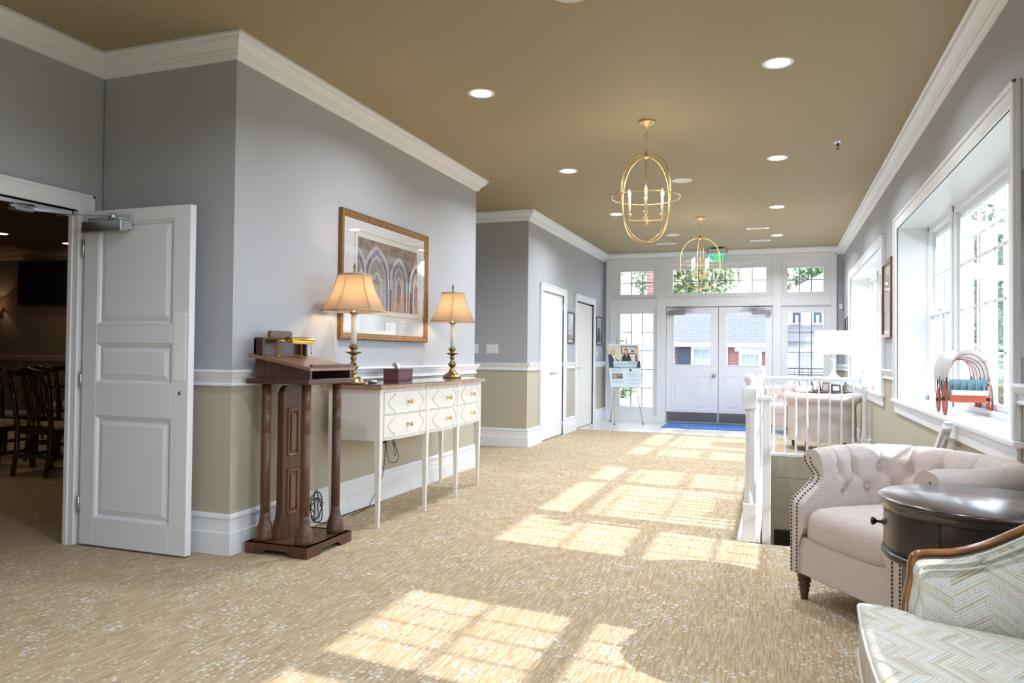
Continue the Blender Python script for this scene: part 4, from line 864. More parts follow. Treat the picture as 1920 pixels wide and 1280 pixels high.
A3 = ([(0.12, 0.88, 0.06, 0.20, 0), (0.12, 0.88, 0.30, 0.55, 0), (0.12, 0.88, 0.60, 0.75, 1)], [mat('print_pale', (0.62, 0.61, 0.63), 0.9), mat('print_tan', (0.42, 0.38, 0.34), 0.9)])
frame_on_wall('framed_picture', 'cherry-framed glazed certificate on the right wall between the two deep windows', 'picture', XR, -1, 7.74, 8.36, 1.385, 2.14, 0.035, 0.04, REDF, MATW, art=A3)
frame_on_wall('framed_picture', 'dark-framed picture at the right edge of the view beside the near window', 'picture', XR, -1, 3.25, 3.80, 1.19, 2.01, 0.05, 0.035, BLACK, mat('dusk_print', (0.12, 0.10, 0.13), 0.6), art=None)
frame_on_wall('framed_picture', 'small black-framed picture on the right wall behind the white drum lamp', 'picture', XR, -1, 12.42, 12.88, 1.28, 1.82, 0.025, 0.025, BLACK, MATW)
q = M(); q.box(XR-0.012, XR, 3.84, 3.90, 1.19, 2.5, 0.002); 
q.bm.free()
# ------------------------------------------------------------------ stair railing
R_ = thing('stair_railing', 'white painted stair railing with ball-topped newels and turned balusters around the stairwell', 'railing', (-0.16, 5.02, 0))
def newel(x, y, z0=0.0, half=0.041):
    q = W(R_); h = half
    q.box(x-h, x+h, y-h, y+h, z0, 0.246, 0.004); q.lathe([(0.036, 0.246), (0.040, 0.255), (0.033, 0.270), (0.036, 0.285), (0.031, 0.300), (0.0285, 0.34), (0.026, 0.80), (0.031, 0.825), (0.027, 0.835), (0.036, 0.847)], (x, y, 0), 24)
    q.box(x-h-0.003, x+h+0.003, y-h-0.003, y+h+0.003, 0.847, 0.985, 0.005)
    q.lathe([(0.040, 0.985), (0.038, 0.992), (0.020, 0.998), (0.017, 1.004), (0.024, 1.008)], (x, y, 0), 24); q.sphere((x, y, 1.040), 0.039, 24, 16); return q.build('newel_post', WHITE, R_)
newel(-0.160, 5.03); newel(-0.165, 9.50); newel(0.965, 9.50)
def rail(a, b):
    q = W(R_); a, b = Vector(a), Vector(b); q.bar(a, b, 0.060, 0.022); q.bar(a-Vector((0, 0, 0.022)), b-Vector((0, 0, 0.022)), 0.042, 0.028); q.bar(a+Vector((0, 0, 0.014)), b+Vector((0, 0, 0.014)), 0.044, 0.010); return q.build('handrail', WHITE, R_)
rail((-0.12, 9.50, 0.935), (0.925, 9.50, 0.935)); rail((-0.162, 5.075, 0.935), (-0.165, 9.455, 0.935))
bal = None
def baluster(x, y):
    global bal
    if bal is None:
        q = M(); q.box(-0.015, 0.015, -0.015, 0.015, 0.03, 0.245, 0.002); q.lathe([(0.012, 0.245), (0.015, 0.255), (0.0105, 0.265), (0.015, 0.280), (0.0105, 0.290), (0.013, 0.305), (0.0125, 0.33), (0.0085, 0.80), (0.0085, 0.90)], seg=14)
        bal = q.build('baluster', WHITE, R_); bal.location = Vector((x, y, 0))-R_.location
    else:
        c = bal.copy(); COL.objects.link(c); c.parent = R_; c.location = Vector((x, y, 0))-R_.location
for i in range(8): baluster(-0.029+0.1245*i, 9.50)
for i in range(35): baluster(-0.165, 5.16+0.1245*i)
q = W(R_); q.box(-0.16, XR-0.03, 9.44, 9.54, 0.0, 0.034, 0.004); q.box(-0.235, -0.095, 4.99, 9.54, 0.0, 0.034, 0.004); q.build('base_rail', WHITE, R_)
q = W(R_); q.box(-0.118, -0.085, 4.995, 5.045, 0.885, 0.926, 0.003); q.box(-0.122, -0.026, 4.99, 5.05, 0.905, 0.930, 0.003); q.box(-0.083, -0.033, 4.992, 5.048, -0.42, 0.905, 0.003); q.build('half_post', WHITE, R_)
q = M();  q.box(-0.158, -0.146, 5.03, 9.44, -0.26, 0.0, 0.003); STR('trim_6', q, WHITE)
R_ = thing('stair_handrail', 'white sloping stair handrail on the right wall behind the tufted armchair', 'handrail', (XR-0.10, 5.2, -0.4))
sl = 0.70
def hr(y, z=0.0): return (XR-0.075, y, 0.765-sl*(y-5.10)+z)
q = W(R_); q.bar(hr(5.08), hr(9.3), 0.05, 0.035); q.bar(hr(5.08, 0.022), hr(9.3, 0.022), 0.036, 0.012); q.build('rail', WHITE, R_)
q = W(R_); q.bar(hr(5.09, -0.05), hr(9.3, -0.05), 0.022, 0.05); q.build('rail_back', mat('grey_rail_face', (0.50, 0.50, 0.48), 0.6), R_)
for y in (5.5, 6.8, 8.1): q = W(R_); a = hr(y, -0.06); q.tube([a, (XR-0.03, y, a[2]-0.04), (XR, y, a[2]-0.05)], 0.008, 8); q.build('bracket', WHITE, R_)
R_ = thing('stair_handrail', 'thin bronze bracketed handrail on the left inside face of the stairwell', 'handrail', (-0.12, 5.3, -0.4))
q = W(R_); q.tube([(-0.065, 5.16, 0.09), (-0.065, 9.2, 0.09-0.70*4.04)], 0.014, 12); q.build('rail', wood('handrail_oak', (0.20, 0.11, 0.06), (0.32, 0.19, 0.11), 0.35, 0.3, (14, 1, 14)), R_)
for y in (5.37, 6.6, 8.0): q = W(R_); z = 0.085-0.70*(y-5.15); q.tube([(-0.065, y, z), (-0.10, y, z-0.03), (-0.146, y, z-0.035)], 0.006, 8); q.build('bracket', DKMETAL, R_)

# ------------------------------------------------------------------ tufted barrel armchair (local: front at y=0 facing -y)
def catmull(P, n):
    P = [Vector(p) for p in P]; m_ = len(P)-1; O_ = []
    for i in range(n):
        t = i/(n-1)*m_; k = min(int(t), m_-1); t -= k
        p0, p1, p2, p3 = P[max(k-1, 0)], P[k], P[k+1], P[min(k+2, m_)]
        O_.append(0.5*((2*p1)+(p2-p0)*t+(2*p0-5*p1+4*p2-p3)*t*t+(3*p1-p0-3*p2+p3)*t**3))
    return O_
PFR = [(-.105, .36), (-.105, .44), (-.10, .53), (-.090, .60), (-.078, .655), (-.055, .702), (-.018, .722), (.034, .717), (.066, .690), (.060, .654), (.030, .630), (.002, .606), (-.006, .570), (-.003, .515), (0, .470), (0, .40), (0, .13)]
PBK = [(-.13, .36), (-.125, .44), (-.112, .53), (-.092, .61), (-.062, .68), (-.022, .722), (.028, .730), (.064, .708), (.076, .668), (.060, .632), (.034, .612), (.008, .600), (-.006, .570), (-.010, .515), (-.008, .470), (-.004, .40), (0, .13)]
NU, NV = 230, 64
plan = catmull([(-.325, 0, 0), (-.345, .10, 0), (-.365, .22, 0), (-.375, .36, 0), (-.362, .50, 0), (-.315, .64, 0), (-.225, .735, 0), (-.115, .775, 0), (0, .785, 0), (.115, .775, 0), (.225, .735, 0), (.315, .64, 0), (.362, .50, 0), (.375, .36, 0), (.365, .22, 0), (.345, .10, 0), (.325, 0, 0)], NU)
for v_ in plan: v_.y *= 0.90; v_.x *= 1.10
def lean(z, y):   # the arm fronts sweep back above the seat
    t = max(0.0, min(1.0, (z-0.455)/0.15)); return 0.125*t*t*(3-2*t)*max(0.0, 1-max(0.0, y)/0.36)
arc = [0.0]
for i in range(1, NU): arc.append(arc[-1]+(plan[i]-plan[i-1]).length)
LT = arc[-1]
nrm = []
for i in range(NU):
    d = (plan[min(i+1, NU-1)]-plan[max(i-1, 0)]).normalized(); nrm.append(Vector((-d.y, d.x, 0)))
pf_f = catmull([(a, b, 0) for a, b in PFR], NV); pf_b = catmull([(a, b, 0) for a, b in PBK], NV)
NB = 10; sp = LT*0.86/(NB-1)
up_row = [(LT*0.07+k*sp, 0.625) for k in range(NB)]; lo_row = [(LT*0.07+(k+0.5)*sp, 0.525) for k in range(NB-1)]
segs = []
for a, z in up_row: segs.append(((a, z), (a, 0.74)))
for a, z in lo_row: segs.append(((a, z), (a, 0.36)))
for k in range(NB-1): segs.append((up_row[k], lo_row[k])); segs.append((lo_row[k], up_row[k+1]))
def dseg(p, s):
    (ax, ay), (bx, by) = s; dx, dy = bx-ax, by-ay; L2 = dx*dx+dy*dy; t = max(0, min(1, ((p[0]-ax)*dx+(p[1]-ay)*dy)/L2)); return math.hypot(p[0]-ax-dx*t, p[1]-ay-dy*t)
def shell_point(i, j, tuft=True):
    b = math.sin(PI*i/(NU-1)); b = b*b*(3-2*b); b = min(1, b*1.1)
    o = pf_f[j].x*(1-b)+pf_b[j].x*b; z = pf_f[j].y*(1-b)+pf_b[j].y*b
    p = Vector((plan[i].x, plan[i].y, 0))+nrm[i]*o; p.z = z; p.y += lean(z, plan[i].y)
    if tuft and j < NV*0.46:
        q_ = (arc[i], z); r2 = min((q_[0]-a)**2+(q_[1]-c)**2 for a, c in up_row+lo_row)
        dep = 0.034*math.exp(-r2/0.0013)
        dm = min(dseg(q_, s) for s in segs if abs(s[0][0]-q_[0]) < 0.16); dep += 0.008*math.exp(-(dm/0.010)**2); dep -= 0.011
        w = 1 if j < NV*0.38 else 1-(j-NV*0.38)/(NV*0.08)
        e_ = max(0, min(1, min(arc[i], LT-arc[i])/0.07)); w *= e_*e_*(3-2*e_)
        nx = nrm[i]*(1 if z < 0.68 else 0.6)
        p = p+nx*(dep*w)+Vector((0, 0, -dep*w*(0.0 if z < 0.66 else 0.7)))
    return p
def puff(q, cx, cy, wx, wy, prof, n=5.0, seg=56, mi=0):
    vs = []
    for r, z in prof:
        for k in range(seg):
            a = 2*PI*k/seg; c, s = math.cos(a), math.sin(a)
            x = math.copysign(abs(c)**(2/n), c)*wx; y = math.copysign(abs(s)**(2/n), s)*wy; vs.append((cx+x*r, cy+y*r, z))
    m_ = len(prof); q._new(vs, [(i*seg+k, i*seg+(k+1) % seg, (i+1)*seg+(k+1) % seg, (i+1)*seg+k) for i in range(m_-1) for k in range(seg)]+[tuple(range(seg))[::-1], tuple(range((m_-1)*seg, m_*seg))], mi, True)
def turned_leg(q, x, y, top=0.135, s=1.0):
    q.lathe([(0.012*s, 0), (0.014*s, 0.004), (0.016*s, 0.03), (0.021*s, 0.05), (0.017*s, 0.056), (0.025*s, 0.066), (0.019*s, 0.075), (0.028*s, 0.092), (0.024*s, 0.10), (0.029*s, 0.112), (0.029*s, top)], (x, y, 0), 20)
def armchair(label, loc, rz, group=None, fabric=LINEN):
    R_ = thing('tufted_armchair', label, 'armchair', loc, rz, group)
    q = M(); q.grid(lambda u, v: shell_point(int(round(u*(NU-1))), int(round(v*(NV-1)))), NU, NV); q.build('tufted_shell', fabric, R_)
    for side in (0, NU-1):
        q = M(); P = [shell_point(side, j, False) for j in range(NV)]; s = 1 if side == 0 else -1
        e_ = P[-1].x; il_ = [(e_+s*0.058, 0.13+0.02*k) for k in range(10)]
        O_ = [(p.x, p.z) for p in P]+il_
        q.prism(O_, 'y', -0.014, 0.03); bmesh.ops.triangulate(q.bm, faces=[f for f in q.bm.faces if len(f.verts) > 4], ngon_method='BEAUTY')
        for k in range(22): bmesh.ops.bisect_plane(q.bm, geom=q.bm.verts[:]+q.bm.edges[:]+q.bm.faces[:], plane_co=(0, 0, 0.445+k*0.0085), plane_no=(0, 0, 1))
        for v in q.bm.verts: v.co.y += lean(v.co.z, 0)
        pn = q.build('arm_panel', fabric, R_)
        q = M(); outer = [P[j] for j in range(int(NV*0.53), NV)]; ox = [(p.x+s*0.008, p.z) for p in outer]; il = [(p.x+s*0.050, p.z) for p in outer if p.z < 0.60 or p.x*s > -99]
        def rowpts(L_, step):
            out = []; acc = 0; last = L_[0]; out.append(last)
            for a, b in zip(L_[:-1], L_[1:]):
                d = math.hypot(b[0]-a[0], b[1]-a[1]); n_ = max(1, int(d/0.001))
                for k in range(n_):
                    p = (a[0]+(b[0]-a[0])*(k+1)/n_, a[1]+(b[1]-a[1])*(k+1)/n_)
                    if math.sqrt((p[0]-last[0])**2+(p[1]-last[1])**2+(lean(p[1], 0)-lean(last[1], 0))**2) >= step: out.append(p); last = p
            return out
        for L_ in (ox, il):
            for (x, z) in rowpts(L_, 0.0165): q.lathe([(0.0066, 0), (0.0055, 0.0025), (0.003, 0.0042), (0.0001, 0.0048)], seg=8, mtx=Matrix.Translation((x, -0.0138+lean(z, 0), z)) @ Matrix.Rotation(PI/2, 4, 'X'))
        q.build('nailhead_trim', NAIL, pn)
    q = M(); q.prism([(-0.31, 0.13), (0.31, 0.13), (0.31, 0.31), (-0.31, 0.31)], 'y', -0.004, 0.04, bev=0.006); q.box(-0.31, 0.31, 0.03, 0.58, 0.14, 0.30); q.build('seat_rail', fabric, R_)
    q = M(); puff(q, 0, 0.300, 0.298, 0.312, [(0.0, 0.30), (0.97, 0.302), (0.995, 0.315), (1.0, 0.34), (1.0, 0.385), (0.985, 0.415), (0.95, 0.437), (0.88, 0.452), (0.7, 0.466), (0.4, 0.474), (0.0001, 0.476)], n=7)
    q.build('seat_cushion', fabric, R_)
    q = M()
    for a, z in up_row+lo_row:
        i = min(range(NU), key=lambda k: abs(arc[k]-a)); j = min(range(int(NV*0.45)), key=lambda k: abs(shell_point(i, k, False).z-z)); p = shell_point(i, j)-nrm[i]*0.008
        q.lathe([(0.014, -0.003), (0.0135, 0.004), (0.009, 0.008), (0.0001, 0.0095)], seg=14, mtx=Matrix.Translation(p) @ Vector((0, 0, 1)).rotation_difference(-nrm[i]).to_matrix().to_4x4())
    q.build('tufting_buttons', fabric, R_)
    for x, y in ((-0.315, 0.035), (0.315, 0.035)): q = M(); turned_leg(q, x, y, s=1.2); q.build('leg', mat('turned_leg_walnut', (0.075, 0.045, 0.030), 0.4), R_)
    for x, y in ((-0.20, 0.58), (0.20, 0.58)): q = M(); q.taper((x*1.1, y+0.05, 0), (x, y, 0.135), 0.013, 0.013, 0.021, 0.021); q.build('leg', MATS['turned_leg_walnut'], R_)
    return R_
ARM0 = armchair('blush linen tufted barrel armchair with nailhead trim beside the dark round table', (0.283, 3.654, 0), 0)
ARM0.rotation_euler.z = math.atan2(-0.82, 0.57)   # local -y towards (-0.77,-0.64)
c = copy_tree(ARM0); c.location = (0.53, 10.72, 0); c.rotation_euler.z = PI+0.06; tag(c, 'cream tufted armchair seen from behind through the far stair balusters', 'armchair')
c2 = copy_tree(ARM0); c2.location = (-0.06, 12.22, 0); c2.rotation_euler.z = math.radians(-50); tag(c2, 'cream tufted armchair facing left, beyond the one seen from behind', 'armchair')
# ------------------------------------------------------------------ round drum tables
def drum_table(label, loc, knob_a, rz=0):
    R_ = thing('round_side_table', label, 'table', loc, rz)
    q = M(); q.lathe([(0.0001, 0.700), (0.316, 0.700), (0.322, 0.697), (0.324, 0.690), (0.320, 0.683), (0.312, 0.680), (0.316, 0.672), (0.310, 0.662), (0.308, 0.655), (0.0001, 0.655)], seg=72, cap=False); q.build('table_top', DARKTOP, R_)
    q = M(); q.lathe([(0.302, 0.657), (0.302, 0.520), (0.296, 0.520), (0.296, 0.512), (0.310, 0.512), (0.312, 0.500), (0.304, 0.488), (0.0001, 0.488)], seg=72, cap=False); q.build('apron', DARKWOOD, R_)
    q = M()
    def dr(u, v): a = knob_a-1.09+2.18*u; return (0.3035*math.cos(a), 0.3035*math.sin(a), 0.527+0.12*v)
    q.grid(dr, 50, 2); d = q.build('drawer', DARKWOOD, R_)
    q = M()
    for e in (-1.1, 1.1): q.tube([(0.3025*math.cos(knob_a+e), 0.3025*math.sin(knob_a+e), 0.522), (0.3025*math.cos(knob_a+e), 0.3025*math.sin(knob_a+e), 0.655)], 0.0022, 5)
    q.tube([(0.3025*math.cos(knob_a+e), 0.3025*math.sin(knob_a+e), 0.523) for e in [-1.1+2.2*i/20 for i in range(21)]], 0.002, 5); q.build('drawer_gap', BLACK, d)
    q = M(); q.lathe([(0.013, 0), (0.013, 0.003), (0.006, 0.007), (0.005, 0.022), (0.010, 0.028), (0.015, 0.033), (0.014, 0.040), (0.0001, 0.044)], seg=16, mtx=Matrix.Translation((0.302*math.cos(knob_a), 0.302*math.sin(knob_a), 0.592)) @ Matrix.Rotation(knob_a, 4, 'Z') @ Matrix.Rotation(PI/2, 4, 'Y')); q.build('drawer_knob', DKMETAL, d)
    for k in range(4):
        a = k*PI/2+PI/4; q = M(); q.tube([(0.25*math.cos(a), 0.25*math.sin(a), 0.49), (0.24*math.cos(a), 0.24*math.sin(a), 0.3), (0.25*math.cos(a), 0.25*math.sin(a), 0.1), (0.27*math.cos(a), 0.27*math.sin(a), 0.0)], 0.020, 10, r1=0.012); q.build('leg', DARKWOOD, R_)
    q = M(); q.lathe([(0.0001, 0.16), (0.215, 0.16), (0.22, 0.15), (0.215, 0.142), (0.0001, 0.142)], seg=40, cap=False); q.build('lower_shelf', DARKWOOD, R_)
    return R_
drum_table('dark espresso round drum table with small drawer knob between the two near armchairs', (0.665, 2.94, 0), math.radians(172))
drum_table('dark round table carrying the white drum lamp by the far window', (0.74, 11.72, 0), math.radians(200))
# ------------------------------------------------------------------ herringbone bergere (near right corner)
R_ = thing('herringbone_armchair', 'wood-framed armchair in pale herringbone fabric at the lower right corner', 'armchair', (0.52, 1.94, 0))
YC2 = 1.94; KY = 1.30
arm_f = [(.335, .305, .33), (.338, .315, .42), (.350, .345, .49), (.368, .368, .555), (.372, .378, .592), (.385, .382, .612), (.42, .385, .619), (.48, .388, .626), (.55, .390, .650), (.62, .390, .687), (.70, .385, .740), (.78, .370, .81), (.86, .335, .89), (.915, .26, .955), (.935, .15, .985), (.94, 0, 1.0)]
rail_l = [(x, YC2+y*KY, z) for x, y, z in arm_f]; rail_r = [(x, YC2-y*KY, z) for x, y, z in arm_f[:-1]][::-1]
RC = catmull(rail_l+rail_r, 150)
q = W(R_); q.tube(RC, 0.015, 12, sq=(1.15, 0.8)); q.build('wooden_rail', CHAIRWOOD, R_)
def seatline(p):   # foot of the inner upholstery below a point of the rail
    y = (p.y-YC2); return Vector((min(max(p.x, .36), .88), YC2+max(-.375, min(.375, y*0.80)), 0.40))
inn = [Vector((p.x-0.012 if abs(p.y-YC2) < .3 else p.x, YC2+(p.y-YC2)*0.955, p.z-0.012)) for p in RC]
cum = [0]
for i in range(1, 150): cum.append(cum[-1]+(inn[i]-inn[i-1]).length*0.9)
sel = list(range(6, 144))
def inner(u, v):
    i = sel[int(round(u*(len(sel)-1)))]; p, s_ = inn[i], seatline(inn[i]); t = v
    b = math.sin(PI*t)*0.03; c = Vector((0.62, YC2, p.z)); d = (c-p); d.z = 0; d.normalize()
    return s_*(1-t)+p*t+d*b
NI = len(sel)
q = W(R_); q.grid(inner, NI, 14, uvfn=lambda u, v: (cum[sel[int(round(u*(NI-1)))]], (inner(u, v)-inner(u, 0)).length+0.4)); q.build('inside_back', CHEV, R_)
def outer(u, v):
    i = sel[int(round(u*(len(sel)-1)))]; p = RC[i]; s_ = Vector((min(max(p.x, .34), .90), YC2+max(-.41, min(.41, (p.y-YC2)*0.9)), 0.30)); return s_*(1-v)+p*v
q = W(R_); q.grid(outer, NI, 8, uvfn=lambda u, v: (cum[sel[int(round(u*(NI-1)))]], v*0.5)); q.build('outside_back', CHEV, R_)
q = W(R_); PIP = mat('cream_piping', (0.58, 0.57, 0.50), 0.8); cc = [p*0.0+Vector((p.x+(0.012 if i < 40 or i > 110 else -0.02), YC2+(p.y-YC2)*0.915, p.z-0.020)) for i, p in enumerate(RC)]
q.tube(cc[4:146], 0.0042, 8); q.tube([Vector((p.x+0.008 if p.x < 0.8 else p.x-0.008, YC2+(p.y-YC2)*0.975, p.z-0.013)) for p in cc[4:146]], 0.0035, 8); q.build('piping', PIP, R_)
# T cushion
q = W(R_)
O = [(.222, .300), (.235, .318), (.30, .325), (.335, .318), (.345, .290), (.40, .280), (.60, .275), (.80, .265), (.86, .20), (.87, 0)]
O = [(x, YC2+y*KY) for x, y in O]+[(x, YC2-y*KY) for x, y in O[:-1]][::-1]+[(.212, YC2-.20), (.208, YC2), (.212, YC2+.20)]
OO = catmull([(a, b, 0) for a, b in O+[O[0]]], 97)[:-1]; cxy = Vector((0.52, YC2, 0)); vs = []
CP = [(0.0, .345), (0.97, .345), (1.0, .355), (1.0, .474), (0.985, .482), (0.93, .487), (0.8, .491), (0.5, .496), (0.0, .498)]
for r, z in CP:
    for p in OO: d = p-cxy; vs.append((cxy.x+d.x*r, cxy.y+d.y*r, z-0.085*(cxy.x+d.x*r-0.22)))
n_ = len(OO)
V, F = q._new(vs, [(i*n_+k, i*n_+(k+1) % n_, (i+1)*n_+(k+1) % n_, (i+1)*n_+k) for i in range(len(CP)-1) for k in range(n_)], 0, True)
q.build('seat_cushion', CHEV, R_, boxuv=True)
q = W(R_)
for z in (.476, .353):
    q.tube([Vector((cxy.x+(p.x-cxy.x)*1.004, cxy.y+(p.y-cxy.y)*1.004, z-0.085*(p.x-0.22))) for p in OO], 0.0045, 8, closed=True)
q.build('cushion_piping', PIP, R_)
q = W(R_); vs = []
for z in (.235, .335):
    for p in OO: d = p-cxy; vs.append((cxy.x+d.x*.955, cxy.y+d.y*.955, z))
q._new(vs, [(k, (k+1) % n_, n_+(k+1) % n_, n_+k) for k in range(n_)]+[tuple(range(n_))[::-1], tuple(range(n_, 2*n_))], 0, False); q.build('seat_rail', CHEV, R_, boxuv=True)
q = W(R_); q.tube([Vector((cxy.x+(p.x-cxy.x)*.965, cxy.y+(p.y-cxy.y)*.965, .238)) for p in OO], 0.007, 8, closed=True); q.build('base_moulding', CHAIRWOOD, R_)
for s in (1, -1):
    q = W(R_); q.tube([(.262, YC2+s*.325, .24), (.245, YC2+s*.335, .19), (.255, YC2+s*.325, .10), (.240, YC2+s*.335, .02), (.235, YC2+s*.34, 0)], 0.028, 12, r1=0.015); q.build('leg', CHAIRWOOD, R_)
    q = W(R_); q.tube([(.83, YC2+s*.22, .24), (.86, YC2+s*.23, .12), (.90, YC2+s*.24, 0)], 0.022, 12, r1=0.014); q.build('leg', CHAIRWOOD, R_)
# ------------------------------------------------------------------ white drum lamp and the things on the far table
R_ = thing('table_lamp', 'pale celadon gourd lamp with wide white drum shade on the far round table', 'lamp', (0.775, 11.72, 0.70))
q = M(); q.lathe([(0.075, 0), (0.078, 0.012), (0.070, 0.018)]+[(0.03+0.115*math.sin(PI*min(1, (t/12)**0.85)), 0.018+0.235*t/12) for t in range(1, 12)]+[(0.030, 0.27), (0.026, 0.32), (0.028, 0.42), (0.036, 0.46), (0.030, 0.47)], seg=36); q.build('base', mat('celadon_glaze', (0.60, 0.72, 0.68), 0.15, coat=0.6), R_)
q = M(); q.tube([(0, 0, 0.46), (0, 0, 0.87)], 0.006, 8); q.sphere((0, 0, 0.88), 0.014, 12, 8); [q.tube([(0, 0, 0.862), (0.245*math.cos(a), 0.245*math.sin(a), 0.862)], 0.003, 6) for a in (0, 2.09, 4.19)]; q.build('harp', CHROME, R_)
q = M(); q.lathe([(0.262, 0.535), (0.250, 0.870)], seg=48, cap=False); q.build('lamp_shade', SHADEW, R_)
q = M(); q.sphere((0, 0, 0.64), 0.03, 14, 10, sz=1.3); q.build('light_bulb', LAMPON, R_)
p = point('lamp_glow', (0, 0, 0.68), 10, (1.0, 0.9, 0.78), 0.03); p.parent = R_
def desk_frame(x, y, z, rz, lab, fm, w=0.13, h=0.17):
    R_ = thing('photo_frame', lab, 'photo frame', (x, y, z), rz)
    T = Matrix.Rotation(-0.25, 4, 'X')
    q = M(); [q.box(*r_, 0.0015, mtx=T) for r_ in ((-w/2, w/2, -0.006, 0.006, 0, 0.015), (-w/2, w/2, -0.006, 0.006, h-0.015, h), (-w/2, -w/2+0.015, -0.006, 0.006, 0, h), (w/2-0.015, w/2, -0.006, 0.006, 0, h))]; q.build('picture_frame', fm, R_)
    q = M(); q.box(-w/2+0.01, w/2-0.01, -0.002, 0.003, 0.01, h-0.01, mtx=T); q.build('photo', mat('photo_paper', (0.45, 0.45, 0.5), 0.5), R_)
    q = M(); q.bar((0, 0.03, h*0.6), (0, 0.075, 0.0), 0.03, 0.004); q.build('easel_back', fm, R_)
desk_frame(0.555, 11.63, 0.70, 0.5, 'dark standing photo frame left of the celadon lamp on the far table', BRF)
desk_frame(0.66, 11.53, 0.70, -0.3, 'brown standing photo frame in front of the celadon lamp', REDF, 0.10, 0.13)
desk_frame(0.80, 11.50, 0.70, 0.1, 'black standing photo frame touching the front of the celadon lamp', BLACK, 0.12, 0.10)
R_ = thing('book_tray', 'flat brown tray lying on the left of the far round table', 'tray', (0.58, 11.80, 0.70), 0.3); q = M(); q.box(-0.09, 0.09, -0.06, 0.06, 0, 0.012, 0.003); q.box(-0.09, 0.09, -0.06, -0.052, 0.012, 0.022, 0.002); q.box(-0.09, 0.09, 0.052, 0.06, 0.012, 0.022, 0.002); q.build('tray', REDF, R_)
R_ = thing('telephone_stand', 'dark telephone with pale keypad on a stand in the far right corner', 'telephone', (0.90, 13.05, 0))
q = M(); q.box(-0.11, 0.11, -0.10, 0.10, 0.76, 0.78, 0.003); [q.box(a-0.012, a+0.012, b-0.012, b+0.012, 0, 0.76) for a in (-0.09, 0.09) for b in (-0.08, 0.08)]; q.build('stand', DARKWOOD, R_)
q = M(); q.box(-0.08, 0.08, -0.09, 0.06, 0.78, 0.84, 0.008); q.box(-0.085, -0.045, -0.08, 0.06, 0.84, 0.87, 0.01); q.build('telephone_body', BLACK, R_)
q = M(); q.box(-0.03, 0.07, -0.085, 0.03, 0.84, 0.845); q.build('keypad', WHITEP, R_)
# things on the far window sill
R_ = thing('white_gift_box', 'white square box with blue squiggle on the far window sill', 'box', (1.09, 9.05, 0.815)); q = M(); q.box(-0.06, 0.06, -0.07, 0.07, 0, 0.15, 0.003); q.build('box', WHITEP, R_)
q = M(); q.tube(smooth([(-0.045+0.01*i, -0.0715, 0.06+0.02*math.sin(i*1.7)) for i in range(10)]), 0.002, 5); q.build('squiggle', mat('blue_ink', (0.15, 0.17, 0.55), 0.6), R_)
R_ = thing('small_wooden_block', 'small tan wooden block on the far window sill beside the white box', 'block', (1.07, 9.42, 0.815)); q = M(); q.box(-0.04, 0.04, -0.03, 0.03, 0, 0.05, 0.003); q.build('block', mat('tan_wood_block', (0.50, 0.30, 0.18), 0.6), R_)
R_ = thing('tall_feather_ornament', 'thin dark feather ornament standing in a white pot on the far window sill', 'ornament', (1.13, 8.80, 0.815)); q = M(); q.lathe([(0.035, 0), (0.04, 0.05), (0.045, 0.09), (0.038, 0.095)], seg=20); q.build('pot', WHITEP, R_)
q = M(); q.grid(lambda u, v: (0.02*math.sin(v*2)+0.018*(u-0.5)*math.sin(PI*min(1, v*1.05)), 0.004*math.sin(6*u), 0.08+0.22*v), 4, 14); q.tube([(0, 0, 0.05), (0.018, 0, 0.2), (0.018, 0, 0.29)], 0.002, 5); q.build('feather', mat('dark_feather', (0.10, 0.06, 0.06), 0.8), R_)
# ------------------------------------------------------------------ entry mat, easel and poster
q = M(); q.box(-1.80, -0.42, 12.36, 13.33, 0.0042, 0.013, 0.003, mi=0); o_ = q.build('door_mat', [mat_pattern('blue_mat_pile', (0.035, 0.13, 0.42), (0.045, 0.16, 0.48), 60, 0.5)]); tag(o_, 'blue rubber-edged door mat with faded white script before the entry doors', 'door mat')
q = M(off=o_.location); rr = random.Random(5)
for row, (yy, hh) in enumerate(((12.62, 0.16), (13.05, 0.10))):
    x = -1.45 if row == 0 else -1.6
    while x < -0.50:
        w = rr.uniform(0.03, 0.07); q.tube(smooth([(x, yy-hh/2, 0.0132), (x+w*.4, yy+hh*rr.uniform(.2, .5), 0.0132), (x+w*.7, yy-hh*.3, 0.0132), (x+w, yy, 0.0132)], 3), 0.006, 4, sq=(1, 0.2)); x += w+rr.uniform(0.01, 0.04)
q.build('mat_script', mat('pale_mat_script', (0.42, 0.56, 0.80), 0.8), o_)
R_ = thing('easel', 'slim brass tripod easel standing left of the entry doors', 'easel', (-2.45, 12.75, 0.004))
EB = mat('pale_brass_rod', (0.72, 0.62, 0.36), 0.3, 0.85)
fl, fr, bk = Vector((-2.592, 12.49, 0.004)), Vector((-2.157, 12.807, 0.004)), Vector((-2.787, 13.058, 0.004)); apx = Vector((-2.56, 12.92, 1.50))
wdir = (fr-fl); wdir.z = 0; wdir.normalize()
tl, tr = apx-wdir*0.09, apx+wdir*0.07
for a, b in ((fl, tl), (fr, tr), (bk, apx-Vector((0, 0, 0.12)))):
    q = W(R_); q.tube([a+Vector((0, 0, 0.012)), b], 0.009, 10); lg = q.build('leg', EB, R_)
    q = W(R_); q.tube([a, a+(b-a).normalized()*0.03], 0.012, 10); q.build('rubber_foot', DKMETAL, lg)
q = W(R_); a, b = fl.lerp(tl, 0.22), fr.lerp(tr, 0.22); q.tube([a, b], 0.005, 8); q.build('crossbar', EB, R_)
